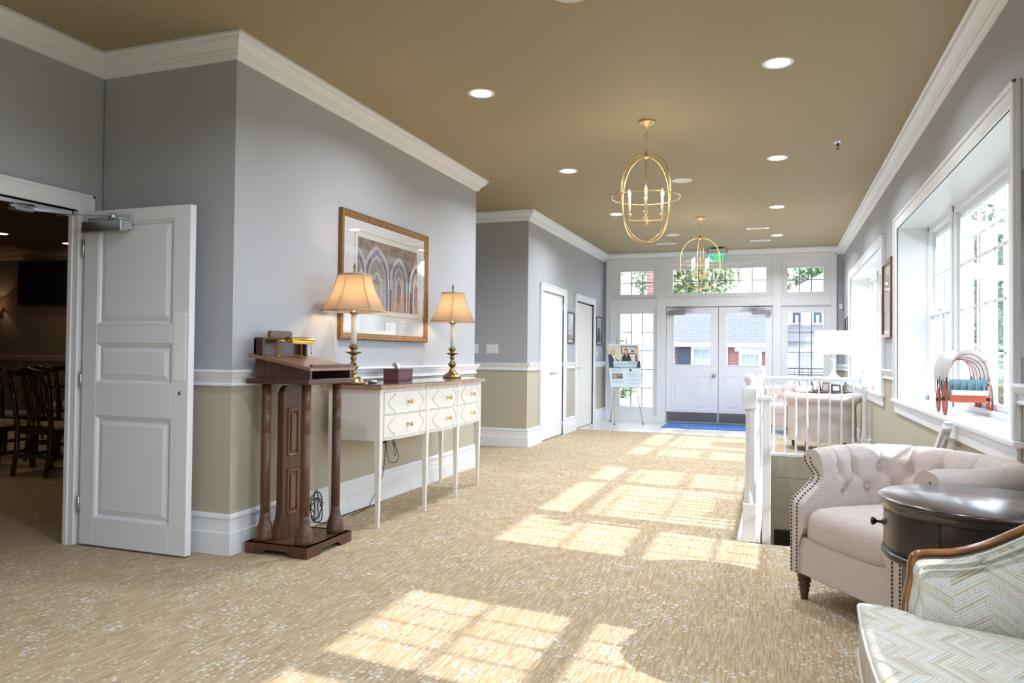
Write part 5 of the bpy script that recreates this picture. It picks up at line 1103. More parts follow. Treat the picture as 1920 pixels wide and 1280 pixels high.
q = W(R_); a, b = fl.lerp(tl, 0.42), fr.lerp(tr, 0.42); nf = Vector((wdir.y, -wdir.x, 0)); q.tube([a-wdir*0.05+nf*0.01, b+wdir*0.05+nf*0.01], 0.006, 8); [q.tube([p+nf*0.01, p+nf*0.05, p+nf*0.052+Vector((0, 0, 0.02))], 0.005, 8) for p in (a, b)]; q.build('ledge', EB, R_)
q = W(R_); q.box(-2.60, -2.52, 12.88, 12.96, 1.425, 1.46, 0.005); q.build('leg_hub', EB, R_)
PR = thing('poster_board', 'printed poster board with a photo of three seated people resting on the easel', 'poster', (0, 0, 0))
upv = (tl-fl).normalized()*0.5+(tr-fr).normalized()*0.5; upv = (upv-wdir*upv.dot(wdir)).normalized(); nrmv = wdir.cross(upv).normalized()
mid = (fl.lerp(tl, 0.42)+fr.lerp(tr, 0.42))/2; org = mid+nf*0.042+Vector((0, 0, 0.012))
if nrmv.dot(nf) < 0: nrmv = -nrmv
MX = Matrix((( wdir.x, -nrmv.x, upv.x, org.x), (wdir.y, -nrmv.y, upv.y, org.y), (wdir.z, -nrmv.z, upv.z, org.z), (0, 0, 0, 1)))
PR.matrix_world = MX
PW, PH = 0.60, 0.76
q = M(); q.box(-PW/2, PW/2, 0, 0.006, 0, PH); q.build('board', mat('poster_pale_blue', (0.60, 0.70, 0.78), 0.5), PR)
cols = dict(bg=(0.62, 0.58, 0.46), navy=(0.03, 0.035, 0.06), skin=(0.62, 0.36, 0.27), hair=(0.62, 0.55, 0.50), blk=(0.02, 0.02, 0.018), brn=(0.12, 0.05, 0.04), wht=(0.66, 0.68, 0.70), teal=(0.38, 0.52, 0.58), fr=(0.10, 0.08, 0.06), red=(0.30, 0.06, 0.08), lbl=(0.33, 0.45, 0.62), grn=(0.18, 0.2, 0.14), cry=(0.52, 0.55, 0.62))
keys = list(cols); pm = [mat('poster_'+k_, cols[k_], 0.6) for k_ in keys]; yl = [-0.0004]
q = M()
def pr_(a, b, c, d, k_): yl[0] -= 0.00012; y = yl[0]; q._new([(a*PW-PW/2, y, c*PH), (b*PW-PW/2, y, c*PH), (b*PW-PW/2, y, d*PH), (a*PW-PW/2, y, d*PH)], [(0, 1, 2, 3)], keys.index(k_))
def pp_(P, k_): yl[0] -= 0.00012; y = yl[0]; q._new([(a*PW-PW/2, y, b*PH) for a, b in P], [tuple(range(len(P)))], keys.index(k_))
def pe_(cx, cy, rx, ry, k_): pp_([(cx+rx*math.cos(t*PI/10), cy+ry*math.sin(t*PI/10)) for t in range(20)], k_)
pr_(0.0, 1, 0.44, 0.97, 'bg'); pr_(0.42, 0.92, 0.76, 0.95, 'fr'); pr_(0.45, 0.89, 0.79, 0.93, 'cry'); pr_(0.47, 0.55, 0.80, 0.92, 'bg'); pr_(0.62, 0.70, 0.80, 0.88, 'wht'); pr_(0.74, 0.86, 0.81, 0.86, 'fr')
pp_([(0.40, 0.60), (0.43, 0.70), (0.52, 0.77), (0.64, 0.77), (0.70, 0.70), (0.72, 0.60)], 'blk'); pe_(0.575, 0.835, 0.065, 0.062, 'brn'); pe_(0.565, 0.82, 0.048, 0.052, 'skin'); pp_([(0.54, 0.77), (0.61, 0.77), (0.575, 0.68)], 'skin')
pp_([(0.76, 0.58), (0.78, 0.72), (0.85, 0.76), (0.95, 0.73), (1.0, 0.6)], 'wht'); pp_([(0.84, 0.60), (0.85, 0.75), (0.92, 0.75), (0.93, 0.60)], 'red'); pe_(0.875, 0.83, 0.055, 0.05, 'hair'); pe_(0.87, 0.81, 0.045, 0.045, 'skin')
for i in range(14): rr2 = random.Random(i); pe_(0.78+0.2*rr2.random(), 0.50+0.22*rr2.random(), 0.012, 0.012, 'navy' if i % 2 else 'wht')
pp_([(0.0, 0.44), (0.0, 0.74), (0.08, 0.76), (0.20, 0.68), (0.33, 0.60), (0.33, 0.44)], 'navy'); pp_([(0.10, 0.74), (0.16, 0.72), (0.34, 0.50), (0.28, 0.48)], 'wht'); pe_(0.13, 0.85, 0.10, 0.085, 'hair'); pe_(0.155, 0.82, 0.085, 0.085, 'skin'); pe_(0.09, 0.875, 0.08, 0.045, 'hair'); pp_([(0.30, 0.62), (0.42, 0.66), (0.42, 0.62), (0.34, 0.58)], 'skin')
pr_(0.14, 0.86, 0.452, 0.60, 'teal'); pr_(0.18, 0.60, 0.555, 0.575, 'wht'); pr_(0.20, 0.78, 0.52, 0.53, 'lbl'); pr_(0.30, 0.72, 0.485, 0.50, 'wht'); pp_([(0.86, 0.45), (0.92, 0.60), (1, 0.6), (1, 0.45)], 'navy'); pr_(0, 1, 0.438, 0.446, 'navy')
for (a, b, c) in ((0.08, 0.40, 0.40), (0.08, 0.42, 0.375), (0.08, 0.38, 0.35), (0.08, 0.40, 0.15), (0.08, 0.36, 0.12), (0.08, 0.40, 0.09), (0.55, 0.92, 0.235), (0.50, 0.88, 0.155), (0.52, 0.90, 0.08)): pr_(a, b, c, c+0.009, 'lbl')
pr_(0.08, 0.40, 0.19, 0.31, 'grn'); pe_(0.15, 0.25, 0.03, 0.04, 'skin'); pe_(0.31, 0.245, 0.05, 0.045, 'red'); pe_(0.30, 0.27, 0.02, 0.02, 'skin'); pe_(0.66, 0.385, 0.035, 0.03, 'navy'); pr_(0.72, 0.80, 0.15, 0.175, 'lbl'); pe_(0.90, 0.15, 0.025, 0.022, 'bg')
for i in range(5): pr_(0.54+i*0.075, 0.575+i*0.075, 0.27, 0.325, 'hair')
q.build('printing', pm, PR, fix=False)
# ------------------------------------------------------------------ model covered wagon on the sill
CANVT = translucent('wagon_canvas_cloth', (0.60, 0.595, 0.575), 0.22)
R_ = thing('model_wagon', 'model covered wagon with white canvas, blue body and red wheels on the near window sill', 'model wagon', (1.165, 5.50, 0.816), math.radians(-3))
RED = mat('wagon_red_paint', (0.62, 0.13, 0.07), 0.45); BLU = mat('wagon_blue_paint', (0.22, 0.40, 0.50), 0.5); CANV = mat('wagon_canvas', (0.80, 0.79, 0.75), 0.9, bump=0.4, bscale=25); TW = mat('wagon_tan_wood', (0.42, 0.25, 0.14), 0.6)
def wheel(x, y, r, label_t=None):
    q = M(); T = Matrix.Translation((x, y, r)) @ Matrix.Rotation(PI/2, 4, 'Y')
    q.lathe([(r, -0.005), (r, 0.005), (r-0.011, 0.005), (r-0.011, -0.005), (r, -0.005)], seg=32, cap=False, mtx=T, smooth=False)
    for k in range(12): a = 2*PI*k/12; q.tube([T @ Vector((0.008*math.cos(a), 0.008*math.sin(a), 0)), T @ Vector(((r-0.008)*math.cos(a), (r-0.008)*math.sin(a), 0))], 0.0028, 6)
    w = q.build('wheel', RED, R_); q = M(); q.lathe([(0.010, -0.016), (0.013, -0.008), (0.013, 0.008), (0.010, 0.020), (0.006, 0.022)], seg=14, mtx=T); q.build('hub', DKMETAL, w)
    q = M(); q.lathe([(r+0.0015, -0.005), (r+0.0015, 0.005), (r-0.001, 0.005), (r-0.001, -0.005)], seg=32, cap=False, mtx=T, smooth=False); q.build('tyre', mat('iron_tyre', (0.12, 0.11, 0.12), 0.5, 0.7), w)
for x in (-0.125, 0.125): wheel(x, 0.06, 0.105); wheel(x*0.95, 0.40, 0.082)
q = M(); q.tube([(-0.13, 0.06, 0.105), (0.13, 0.06, 0.105)], 0.006, 8); q.tube([(-0.12, 0.40, 0.082), (0.12, 0.40, 0.082)], 0.006, 8); q.box(-0.10, 0.10, 0.045, 0.075, 0.095, 0.13, 0.003); q.box(-0.10, 0.10, 0.385, 0.415, 0.075, 0.13, 0.003); q.box(-0.012, 0.012, 0.05, 0.55, 0.095, 0.11, 0.002); q.tube(smooth([(-0.1, 0.03, 0.125), (-0.05, 0.028, 0.108), (0, 0.028, 0.12), (0.05, 0.028, 0.108), (0.1, 0.03, 0.125)]), 0.005, 6); q.box(-0.1, 0.1, 0.02, 0.04, 0.085, 0.135, 0.002); q.build('undercarriage', RED, R_)
q = M(); q.tube([(0, 0.42, 0.09), (0, 0.72, 0.06)], 0.005, 8); q.tube([(-0.05, 0.70, 0.065), (0.05, 0.70, 0.065)], 0.004, 8); q.build('wagon_tongue', DKMETAL, R_)
q = M(); bx = []
for (y, z) in ((0.0, 0.14), (0.60, 0.14)): pass
def bodywall(q, x, w0=0.085, w1=0.11): 
    s = 1 if x > 0 else -1
    q._new([(s*w0, 0.02, 0.135), (s*w0, 0.55, 0.135), (s*w1, 0.60, 0.235), (s*(w1-0.005), 0.30, 0.215), (s*w1, -0.02, 0.235), (s*(w0-0.006), 0.02, 0.135), (s*(w0-0.006), 0.55, 0.135), (s*(w1-0.006), 0.60, 0.235), (s*(w1-0.011), 0.30, 0.215), (s*(w1-0.006), -0.02, 0.235)], [(0, 1, 2, 3, 4), (9, 8, 7, 6, 5), (0, 5, 6, 1), (1, 6, 7, 2), (2, 7, 8, 3), (3, 8, 9, 4), (4, 9, 5, 0)])
bodywall(q, 1); bodywall(q, -1); q.box(-0.085, 0.085, 0.02, 0.55, 0.132, 0.14)
q._new([(-0.085, 0.018, 0.135), (0.085, 0.018, 0.135), (0.11, -0.02, 0.235), (-0.11, -0.02, 0.235), (-0.085, 0.026, 0.135), (0.085, 0.026, 0.135), (0.11, -0.012, 0.235), (-0.11, -0.012, 0.235)], [(0, 1, 2, 3), (7, 6, 5, 4), (0, 4, 5, 1), (1, 5, 6, 2), (2, 6, 7, 3), (3, 7, 4, 0)])
for i in range(5): x = -0.082+i*0.041; q.box(x-0.003, x+0.003, -0.016+0.0, 0.01, 0.155, 0.232, 0.001)
q.build('wagon_body', BLU, R_)
q = M(); q.box(-0.10, 0.10, -0.06, -0.052, 0.135, 0.165, 0.001, mi=0); q.box(-0.10, 0.10, -0.052, 0.0, 0.133, 0.137, mi=1); q.box(-0.10, -0.095, -0.06, 0.0, 0.135, 0.165); q.box(0.095, 0.10, -0.06, 0.0, 0.135, 0.165); q.build('feed_box', [mat('pale_wagon_white', (0.70, 0.74, 0.72), 0.6), TW], R_)
for i in range(7):
    y = -0.02+i*0.103; q = M(); q.box(-0.116, -0.110, y-0.006, y+0.006, 0.12, 0.245, 0.001); q.box(0.110, 0.116, y-0.006, y+0.006, 0.12, 0.245, 0.001); q.build('side_stake', DKMETAL if i % 2 else TW, R_)
def hoopz(t): return 0.225+0.175*math.sin(t)
for i in range(6):
    y = 0.0+i*0.12; q = M(); q.tube([(-0.110*math.cos(PI*k/16), y, 0.219+(0.168-0.018+0.05*(abs(2*(y+0.05)/0.76-1))**2-0.008)*math.sin(PI*k/16)**0.8) for k in range(17)], 0.0026, 6); q.build('canopy_hoop', RED, R_)
def cov(u, v):
    a = PI*v; y = -0.05+0.76*u; sag = 0.05*abs(2*u-1)**2-0.018+0.006*math.cos(u*2*PI*5); flare = 0.0
    return (-(0.114+0.006*math.sin(u*31))*math.cos(a), y+0.02*math.cos(a)*0, 0.222+(0.172+sag)*math.sin(a)**0.8)
q = M(); q.grid(cov, 60, 24); q.build('canvas_cover', CANVT, R_)
# ------------------------------------------------------------------ the function room seen through the doorway
CW = wood('dark_chair_wood', (0.018, 0.009, 0.007), (0.045, 0.020, 0.014), 0.25, 0.6); SEATF = mat('cream_seat_fabric', (0.42, 0.33, 0.22), 0.85)
def dining_chair(label, loc, rz, group=None):
    R_ = thing('dining_chair', label, 'chair', loc, rz, group)
    for s in (-1, 1):
        q = M(); q.taper((s*0.215, -0.20, 0), (s*0.215, -0.20, 0.44), 0.019, 0.019, 0.023, 0.023); q.build('leg', CW, R_)
        q = M(); q.tube([(s*0.185, 0.255, 0), (s*0.185, 0.215, 0.25), (s*0.187, 0.205, 0.45), (s*0.20, 0.235, 0.70), (s*0.215, 0.29, 0.96)], 0.021, 8, sq=(1, 1.1)); q.build('leg', CW, R_)
    q = M(); q.box(-0.235, 0.235, -0.215, -0.19, 0.39, 0.44, 0.003); q.prism([(-0.235, -0.2), (-0.215, -0.2), (-0.18, 0.21), (-0.20, 0.21)], 'z', 0.39, 0.44); q.prism([(0.235, -0.2), (0.215, -0.2), (0.18, 0.21), (0.20, 0.21)], 'z', 0.39, 0.44); q.box(-0.2, 0.2, 0.19, 0.215, 0.39, 0.47, 0.003); q.box(-0.20, 0.20, 0.215, 0.235, 0.17, 0.205, 0.002); q.box(-0.2, -0.185, -0.2, 0.22, 0.16, 0.195); q.box(0.185, 0.2, -0.2, 0.22, 0.16, 0.195); q.build('seat_frame', CW, R_)
    q = M(); puff(q, 0, 0, 0.225, 0.205, [(0, 0.435), (0.98, 0.437), (1, 0.455), (0.95, 0.475), (0.7, 0.487), (0.0001, 0.49)], n=6, seg=32); q.build('seat', SEATF, R_)
    q = M(); crest = [(-0.235, 0.955), (-0.225, 0.985), (-0.15, 0.985), (-0.07, 0.995), (0, 1.02), (0.07, 0.995), (0.15, 0.985), (0.225, 0.985), (0.235, 0.955), (0.15, 0.945), (0.06, 0.935), (0, 0.93), (-0.06, 0.935), (-0.15, 0.945)]
    q.prism(crest, 'y', 0.275, 0.30, bev=0.004); q.build('crest_rail', CW, R_)
    q = M(); L_ = [(0.075, 0.47), (0.06, 0.52), (0.045, 0.58), (0.075, 0.66), (0.085, 0.74), (0.06, 0.82), (0.05, 0.88), (0.075, 0.95)]
    T = Matrix(((1, 0, 0, 0), (0, 1, 0.16, 0.135), (0, 0, 1, 0), (0, 0, 0, 1)))
    for s in (1, -1): q.prism([(s*a, b) for a, b in L_]+[(s*(a-0.030), b) for a, b in L_[::-1]], 'y', -0.008, 0.008, mtx=T)
    q.tube([(0, 0.21, 0.47), (0, 0.24, 0.7), (0, 0.285, 0.95)], 0.010, 6); q.build('back_splat', CW, R_)
    return R_
D0 = None
for (x, y, lb) in ((-6.55, 5.25, 'dark dining chair with cream seat, nearest to the door jamb in the dim room'), (-7.22, 5.20, 'dark dining chair with cream seat at the left edge of the dim room'), (-6.62, 6.05, 'dark dining chair in the second row, behind the gap beside the door jamb'), (-7.38, 6.00, 'dark dining chair in the second row, behind the nearest one'), (-8.15, 5.95, 'dark dining chair in the second row, by the left edge of the view'), (-7.85, 6.75, 'dark dining chair in the third row of the dim room, towards the left'), (-7.15, 6.80, 'dark dining chair in the third row of the dim room, towards the door jamb')):
    if D0 is None: D0 = dining_chair(lb, (x, y, 0), PI+0.12, 'dark dining chairs in the function room')
    else: c = copy_tree(D0); c.location = (x, y, 0); tag(c, lb, 'chair')
R_ = thing('carved_armchair', 'dark carved armchair with arched patterned back behind the rows of dining chairs', 'chair', (-8.95, 7.45, 0), 0.0)
arch_ = [(-0.27, 0.45), (-0.28, 0.85), (-0.24, 0.96), (-0.14, 1.02), (-0.08, 1.10), (0, 1.135), (0.08, 1.10), (0.14, 1.02), (0.24, 0.96), (0.28, 0.85), (0.27, 0.45)]
q = M(); q.prism(arch_, 'y', 0.22, 0.25); q.build('backrest', DAM, R_)
q = M(); q.tube([(a, 0.225, b) for a, b in arch_], 0.022, 8); q.prism(arch_[3:8], 'y', 0.205, 0.26); q.build('back_frame', CW, R_)
q = M(); puff(q, 0, -0.02, 0.27, 0.25, [(0, 0.38), (1, 0.385), (1, 0.45), (0.8, 0.48), (0.0001, 0.49)], n=6, seg=32); q.build('seat', SEATF, R_)
for s in (-1, 1):
    q = M(); q.tube([(s*0.28, 0.23, 0.68), (s*0.31, 0.0, 0.68), (s*0.31, -0.2, 0.67), (s*0.29, -0.24, 0.62), (s*0.28, -0.2, 0.42)], 0.02, 8); q.build('armrest', CW, R_)
    for y in (-0.22, 0.22): q = M(); q.tube([(s*0.25, y, 0.40), (s*0.27, y, 0.2), (s*0.25, y, 0.0)], 0.024, 8, r1=0.015); q.build('leg', CW, R_)
R_ = thing('wall_television', 'large black flat television on the far wall of the dim room', 'television', (-9.95, 7.93, 1.85))
q = M(); q.box(-0.71, 0.71, 0.0, 0.045, 0, 0.64, 0.004); q.build('bezel', BLACK, R_); q = M(); q.box(-0.69, 0.69, -0.002, 0.0, 0.02, 0.62); q.build('screen', mat('dark_screen', (0.006, 0.006, 0.008), 0.15), R_); q = M(); q.box(-0.3, 0.3, 0.045, 0.068, 0.15, 0.5); q.build('wall_mount', BLACK, R_)
R_ = thing('wall_sconce', 'small lit wall sconce with half shade at the left edge of the dim room', 'sconce', (-11.08, 7.99, 1.75))
q = M(); q.box(-0.04, 0.04, -0.02, 0, -0.06, 0.06, 0.004); q.tube([(0, -0.02, 0), (0, -0.10, -0.02), (0, -0.11, 0.04)], 0.007, 8); q.build('backplate', BRASS, R_)
q = M(); q.lathe([(0.085, 0.03), (0.060, 0.17)], (0, -0.11, 0), 24, cap=False); q.build('lamp_shade', SHADET, R_); q = M(); q.sphere((0, -0.11, 0.09), 0.018, 10, 8); q.build('light_bulb', LAMPON, R_)
p = point('sconce_glow', (0, -0.11, 0.10), 2.5, (1, 0.6, 0.3), 0.02); p.parent = R_
for x, y, lb in ((-9.27, 7.62, 'small warm downlight in the dim room ceiling above the television'), (-9.35, 6.72, 'small warm downlight at the left edge of the dim room ceiling')):
    R_ = copy_tree(DL0); R_.location = (x, y, 2.66); tag(R_, lb, 'downlight', 'downlights of the dim room'); area('downlight_beam', (x, y, 2.645), 2, 0.14, (1, 0.7, 0.42))
for x, y in ((-6.5, 5.0), (-6.5, 2.5), (-9.3, 3.5)): area('downlight_beam', (x, y, 2.645), 2.2, 0.14, (1, 0.7, 0.42))
# ------------------------------------------------------------------ outside
GRASS = mat_pattern('lawn', (0.055, 0.075, 0.03), (0.085, 0.105, 0.05), 6, 0.5)
PAVE = mat('pale_paving', (0.42, 0.41, 0.39), 0.9, var=0.1, vscale=2)
m = M(); m.box(-60, 60, YF+0.15, 90, -1.45, -1.30); STR('ground', m, mat('street_paving', (0.33, 0.33, 0.32), 0.95, var=0.1))
m = M(); m.box(1.41, 60, -40, YF+0.14, -0.6, -0.45); STR('ground', m, GRASS)
m = M(); m.box(-8, 5, YF+0.15, 17.2, -1.3, -0.02); STR('porch_floor', m, PAVE)
BRK = brick_mat('red_brick', (0.26, 0.095, 0.085), (0.21, 0.075, 0.07), (0.24, 0.18, 0.17)); EXW = mat('exterior_white', (0.55, 0.56, 0.58), 0.6); SHUT = mat('navy_shutter', (0.025, 0.035, 0.06), 0.6)
HG = mat('house_window_pane', (0.30, 0.33, 0.38), 0.1)
# two brick piers with a white column at the portico
for x, lb in ((-3.55, 'red brick pier seen through the upper left transom pane'), (-2.35, 'red brick pier between the left transoms')):
    R_ = thing('brick_pier', lb, 'pier', (x, 15.8, -0.02), group='portico brick piers'); q = M(); q.box(-0.22, 0.22, -0.2, 0.2, 2.15, 4.2); q.build('brickwork', BRK, R_); q = M(); q.box(-0.235, 0.235, -0.215, 0.215, 0, 2.15, 0.005); q.build('white_plinth', EXW, R_)
R_ = thing('porch_column', 'white portico column outside the left transom', 'column', (-3.02, 15.8, -0.02)); q = M(); q.lathe([(0.13, 0), (0.13, 0.08), (0.10, 0.12), (0.085, 4.0)], seg=24); q.build('shaft', EXW, R_)
def house_window(root, x, z, y, w, h, sh=0, ped=False):
    q = W(root); t = 0.09
    for r_ in ((x-w/2-t, x-w/2, z-t, z+h+t), (x+w/2, x+w/2+t, z-t, z+h+t), (x-w/2, x+w/2, z-t, z), (x-w/2, x+w/2, z+h, z+h+t)): q.box(r_[0], r_[1], y-0.05, y+0.02, r_[2], r_[3])
    if ped: q.box(x-w/2-0.2, x+w/2+0.2, y-0.10, y, z+h+t, z+h+t+0.16)
    for k in range(1, 4): q.box(x-w/2+w*k/4-0.012, x-w/2+w*k/4+0.012, y-0.03, y, z, z+h)
    for k in range(1, 4): q.box(x-w/2, x+w/2, y-0.03, y, z+h*k/4-0.012, z+h*k/4+0.012)
    f = q.build('window', EXW, root); q = W(root); q.box(x-w/2, x+w/2, y-0.01, y+0.02, z, z+h); q.build('pane', HG, f)
    if sh:
        for s in ((-1, 1) if sh == 2 else (-1,)): q = W(root); xx = x+s*(w/2+t+0.22); q.box(xx-0.19, xx+0.19, y-0.06, y, z-0.05, z+h+0.05); [q.box(xx-0.15, xx+0.15, y-0.07, y-0.055, z+0.05+i*(h-0.1)/12, z+0.05+i*(h-0.1)/12+0.03) for i in range(12)]; q.build('shutter', SHUT, root)
R_ = thing('brick_house', 'low red brick house with grey shingle roof seen through the entry doors', 'house', (-2.5, 25, -1.3)); HY = 22.0
q = W(R_); q.box(-3.0, 0.12, HY, 28.5, -1.3, 1.50); q.build('wall', BRK, R_)
q = W(R_); q.box(-3.2, 0.18, HY-0.35, HY-0.02, 1.46, 1.62); q.build('eave', EXW, R_)
q = W(R_); q.prism([(HY-0.40, 1.60), (25.2, 3.15), (28.9, 1.60)], 'x', -3.3, 0.2); q.build('roof', SHINGLE, R_)
house_window(R_, -1.82, 0.20, HY, 0.85, 1.18, 1); house_window(R_, -0.70, 0.15, HY, 0.44, 1.10, 0, True)
R_ = thing('white_house', 'white house with grey lean-to roof and small upper windows seen through the right sidelight', 'house', (1.5, 25, -1.3))
q = W(R_); q.box(0.28, 2.7, 22.2, 24.0, -1.3, 1.62); q.box(0.28, 2.7, 23.4, 29, -1.3, 3.1); q.prism([(0.20, 3.1), (1.45, 3.75), (2.8, 3.1)], 'y', 23.3, 29.0); q.build('wall', EXW, R_)
q = W(R_); q.prism([(21.85, 1.62), (23.4, 2.12), (23.4, 1.62)], 'x', 0.25, 2.8); q.build('roof', SHINGLE, R_)
for x in (0.55, 1.12, 1.9):
    q = W(R_); q.box(x-0.17, x+0.17, 23.34, 23.42, 2.16, 2.62); d = q.build('window', EXW, R_); q = W(R_); q.box(x-0.11, x+0.11, 23.33, 23.34, 2.2, 2.56); q.box(x-0.04, x+0.04, 23.32, 23.33, 2.2, 2.42, mi=1); q.build('pane', [SHUT, EXW], d)
for x in (0.75, 1.5, 2.2): house_window(R_, x, 0.1, 22.2, 0.42, 1.2)
R_ = thing('porch_railing', 'thin dark iron railing outside the right sidelight', 'railing', (0.6, 16.9, -0.02))
q = W(R_); q.tube([(-0.2, 16.9, 0.95), (2.6, 16.9, 0.95)], 0.018, 8); q.tube([(-0.2, 16.9, 0.82), (2.6, 16.9, 0.82)], 0.014, 8); q.tube([(-0.2, 16.9, 0.1), (2.6, 16.9, 0.1)], 0.014, 8); q.build('rail', BLACK, R_)
q = W(R_); [q.tube([(-0.2+i*0.14, 16.9, -0.02), (-0.2+i*0.14, 16.9, 0.95)], 0.007, 6) for i in range(21)]; q.build('balusters', BLACK, R_)
LEAF = mat('leaf_green', (0.14, 0.20, 0.11), 0.6, var=0.4, vscale=3); LEAF2 = mat('leaf_yellow_green', (0.24, 0.30, 0.17), 0.6, var=0.4, vscale=3); LEAFD = mat('dark_leaf_green', (0.05, 0.095, 0.055), 0.6, var=0.4, vscale=3); BARK = mat('bark', (0.10, 0.075, 0.055), 0.9)
def leaves(q, c, r, n, sz, rnd):
    for _ in range(n):
        while True:
            v = Vector((rnd.uniform(-1, 1), rnd.uniform(-1, 1), rnd.uniform(-1, 1)))
            if 0.35 < v.length < 1: break
        p = Vector(c)+Vector((v.x*r[0], v.y*r[1], v.z*r[2])); a = Vector((rnd.gauss(0, 1), rnd.gauss(0, 1), rnd.gauss(0, 1))).normalized()*sz; b = a.orthogonal().normalized()*sz*0.55
        q._new([p-a, p-b, p+a, p+b], [(0, 1, 2, 3)])
def tree(x, y, z0, h, r, seed, label, mt, group=None, lobes=6):
    rnd = random.Random(seed); R_ = thing('tree', label, 'tree', (x, y, z0), group=group)
    q = M(); q.tube([(0, 0, 0), (0.05, 0, h*0.35), (0, 0.05, h*0.7)], 0.035*h, 10, r1=0.012*h)
    for k in range(4): a = k*1.6+rnd.random(); q.tube([(0, 0, h*0.35), (r*0.5*math.cos(a), r*0.5*math.sin(a), h*0.6)], 0.012*h, 8, r1=0.005*h)
    q.build('trunk', BARK, R_)
    q = M()
    for k in range(lobes):
        a = rnd.uniform(0, 6.28); d = rnd.uniform(0, 0.55)*r; rr = r*rnd.uniform(0.45, 0.7); leaves(q, (d*math.cos(a), d*math.sin(a), h*rnd.uniform(0.5, 0.85)), (rr, rr, rr*0.8), 650, 0.16, rnd)
    q.build('crown', mt, R_, fix=False)
tree(-3.2, 33, -1.3, 8.5, 3.6, 1, 'yellow-green tree beyond the brick house roof, left one', LEAF2)
tree(2.2, 36, -1.3, 9.0, 3.4, 2, 'green tree beyond the brick house roof, right one', LEAF)
for i, (x, y, h, r) in enumerate(((7.4, 39, 9.0, 3.0), (12.0, 42, 9.0, 3.2), (6.0, 29.5, 6.6, 1.9), (11.5, 32, 7.5, 2.6), (11.5, 22, 6.0, 2.2))):
    if i != 2: tree(x, y-3, -0.45 if y-3 < 13 else -1.3, h, r, 10+i, ['leafy tree filling the near window behind the white porch posts', 'tall tree in the distance outside the near window', 'bushy tree closest to the porch outside the near window', 'tree at the middle distance outside the near window', 'tree furthest right outside the near window'][i], LEAFD)
for i, (x, y, lb) in enumerate(((4.9, 24.5, 'tall clipped evergreen outside the near window, closest of the row'), (6.6, 27.5, 'tall clipped evergreen outside the near window, second of the row'), (7.6, 31.0, 'tall clipped evergreen outside the near window, farthest of the row'), (4.35, 21.6, 'low broad evergreen directly beyond the porch posts'))):
    R_ = thing('evergreen_shrub', lb, 'shrub', (x, y, -1.3), group='evergreen row outside the near window'); hh = 2.0 if i == 3 else 3.1; q = M(); leaves(q, (0, 0, hh), (0.9 if i == 3 else 1.15, 0.9 if i == 3 else 1.15, hh), 3000, 0.12, random.Random(70+i)); q.build('foliage', LEAFD, R_, fix=False); q = M(); q.tube([(0, 0, 0), (0, 0, hh)], 0.08, 8); q.build('stem', BARK, R_)
for i, (x, y) in ((1, (4.0, 18.6)), (2, (8.4, 18.0))):
    R_ = thing('hedge_bush', ['round green bush next to the porch posts outside the near window', 'round green bush farther from the porch outside the near window', 'round green bush on the lawn edge outside the near window'][i], 'bush', (x, y, -1.3)); q = M(); leaves(q, (0, 0, 1.2), (1.1, 1.1, 1.25), 2200, 0.09, random.Random(40+i)); q.build('foliage', LEAFD, R_, fix=False)
R_ = thing('garden_porch', 'white timber porch of slim posts outside the right windows, plus an added beam that shades the carpet', 'porch', (2.2, 8.0, -0.45))
for y in (4.90, 6.45, 9.39, 11.0, 12.9): q = W(R_); q.box(2.175, 2.225, y-0.025, y+0.025, -0.45, 2.64, 0.004); q.build('post', EXW, R_)
q = W(R_); q.box(2.185, 2.215, 4.55, 13.0, 2.635, 2.685, 0.002); q.build('beam', EXW, R_)  # beam added and sized to cast the shadow band along the carpet
R_ = thing('garden_pergola', 'white pergola with close slim posts and a cross beam beyond the near window', 'pergola', (3.5, 15.6, -0.02))
for i in range(7): q = W(R_); x, y = 2.85+i*0.23, 15.0+i*0.2; q.box(x-0.035, x+0.035, y-0.035, y+0.035, -0.02, 3.6); q.build('post', EXW, R_)
for z in (3.6, 2.78): q = W(R_); q.bar((2.7, 14.87, z), (4.4, 16.35, z), 0.09, 0.20 if z > 3 else 0.28); q.build('beam', EXW, R_)
R_ = thing('potted_plant', 'leafy potted plant on the porch outside the left sidelight', 'plant', (-3.05, 15.3, -0.02)); q = M(); q.lathe([(0.17, 0), (0.24, 0.30), (0.26, 0.32), (0.24, 0.33)], seg=24); q.build('pot', EXW, R_)
q = M(); leaves(q, (0, 0, 0.52), (0.30, 0.30, 0.26), 420, 0.06, random.Random(3)); q.build('foliage', LEAF2, R_, fix=False)
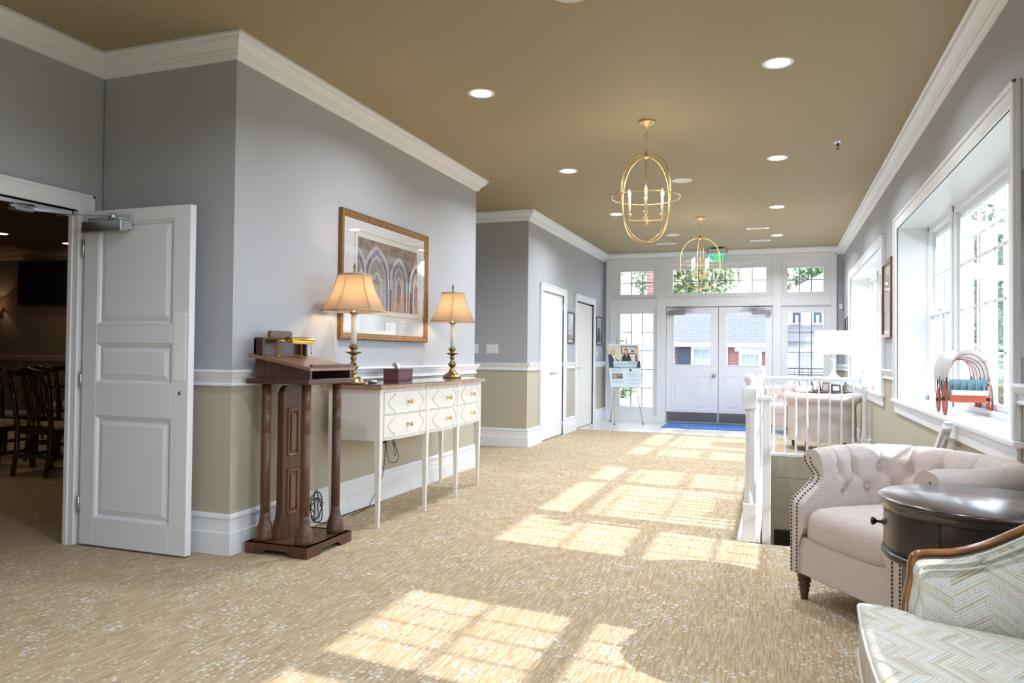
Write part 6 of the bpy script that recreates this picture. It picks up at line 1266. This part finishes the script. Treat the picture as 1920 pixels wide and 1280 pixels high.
# ------------------------------------------------------------------ light and camera
w = bpy.data.worlds.new('sky'); S.world = w; w.use_nodes = True
bg = w.node_tree.nodes['Background']; bg.inputs[0].default_value = (0.74, 0.87, 1.0, 1); bg.inputs[1].default_value = 4.6
L = bpy.data.lights.new('sun', 'SUN'); L.energy = 4.4; L.angle = math.radians(0.7); L.color = (1.0, 0.97, 0.93)
o = bpy.data.objects.new('sun', L); COL.objects.link(o); o.rotation_euler = Vector((1.0, -0.12, 0.742)).to_track_quat('Z', 'Y').to_euler(); o.location = (10, 5, 12)
def portal(loc, sx, sy, rot):
    L = bpy.data.lights.new('window_portal', 'AREA'); L.shape = 'RECTANGLE'; L.size = sx; L.size_y = sy; L.cycles.is_portal = True
    o = bpy.data.objects.new('window_portal', L); COL.objects.link(o); o.location = loc; o.rotation_euler = rot
for a, b in WINS: portal((XR+0.40, (a+b)/2, 1.58), 1.6, b-a, (0, PI/2, 0))
portal((-1.0, YF+0.2, 1.45), 3.95, 2.9, (-PI/2, 0, 0))
f, yaw, p_, r_ = 1391.9, -0.342577, 0.0177993, 0.0102324
fwd = Vector((math.sin(yaw)*math.cos(p_), math.cos(yaw)*math.cos(p_), math.sin(p_))); rt = Vector((math.cos(yaw), -math.sin(yaw), 0)); up = rt.cross(fwd)
R2 = rt*math.cos(r_)+up*math.sin(r_); U2 = -rt*math.sin(r_)+up*math.cos(r_)
cam = bpy.data.cameras.new('camera'); co = bpy.data.objects.new('camera', cam); COL.objects.link(co)
cam.sensor_width = 36; cam.lens = f*36/1920; cam.clip_start = 0.05; cam.clip_end = 300
co.matrix_world = Matrix(((R2.x, U2.x, -fwd.x, 0), (R2.y, U2.y, -fwd.y, 0), (R2.z, U2.z, -fwd.z, 1.18), (0, 0, 0, 1)))
S.camera = co
S.view_settings.view_transform = 'Standard'; S.view_settings.look = 'None'; S.view_settings.gamma = 1; S.view_settings.use_curve_mapping = False; S.view_settings.exposure = 0.84
S.cycles.use_denoising = True; S.cycles.max_bounces = 10; S.cycles.diffuse_bounces = 6; S.cycles.transparent_max_bounces = 24; S.cycles.caustics_reflective = False; S.cycles.caustics_refractive = False; S.cycles.sample_clamp_indirect = 6
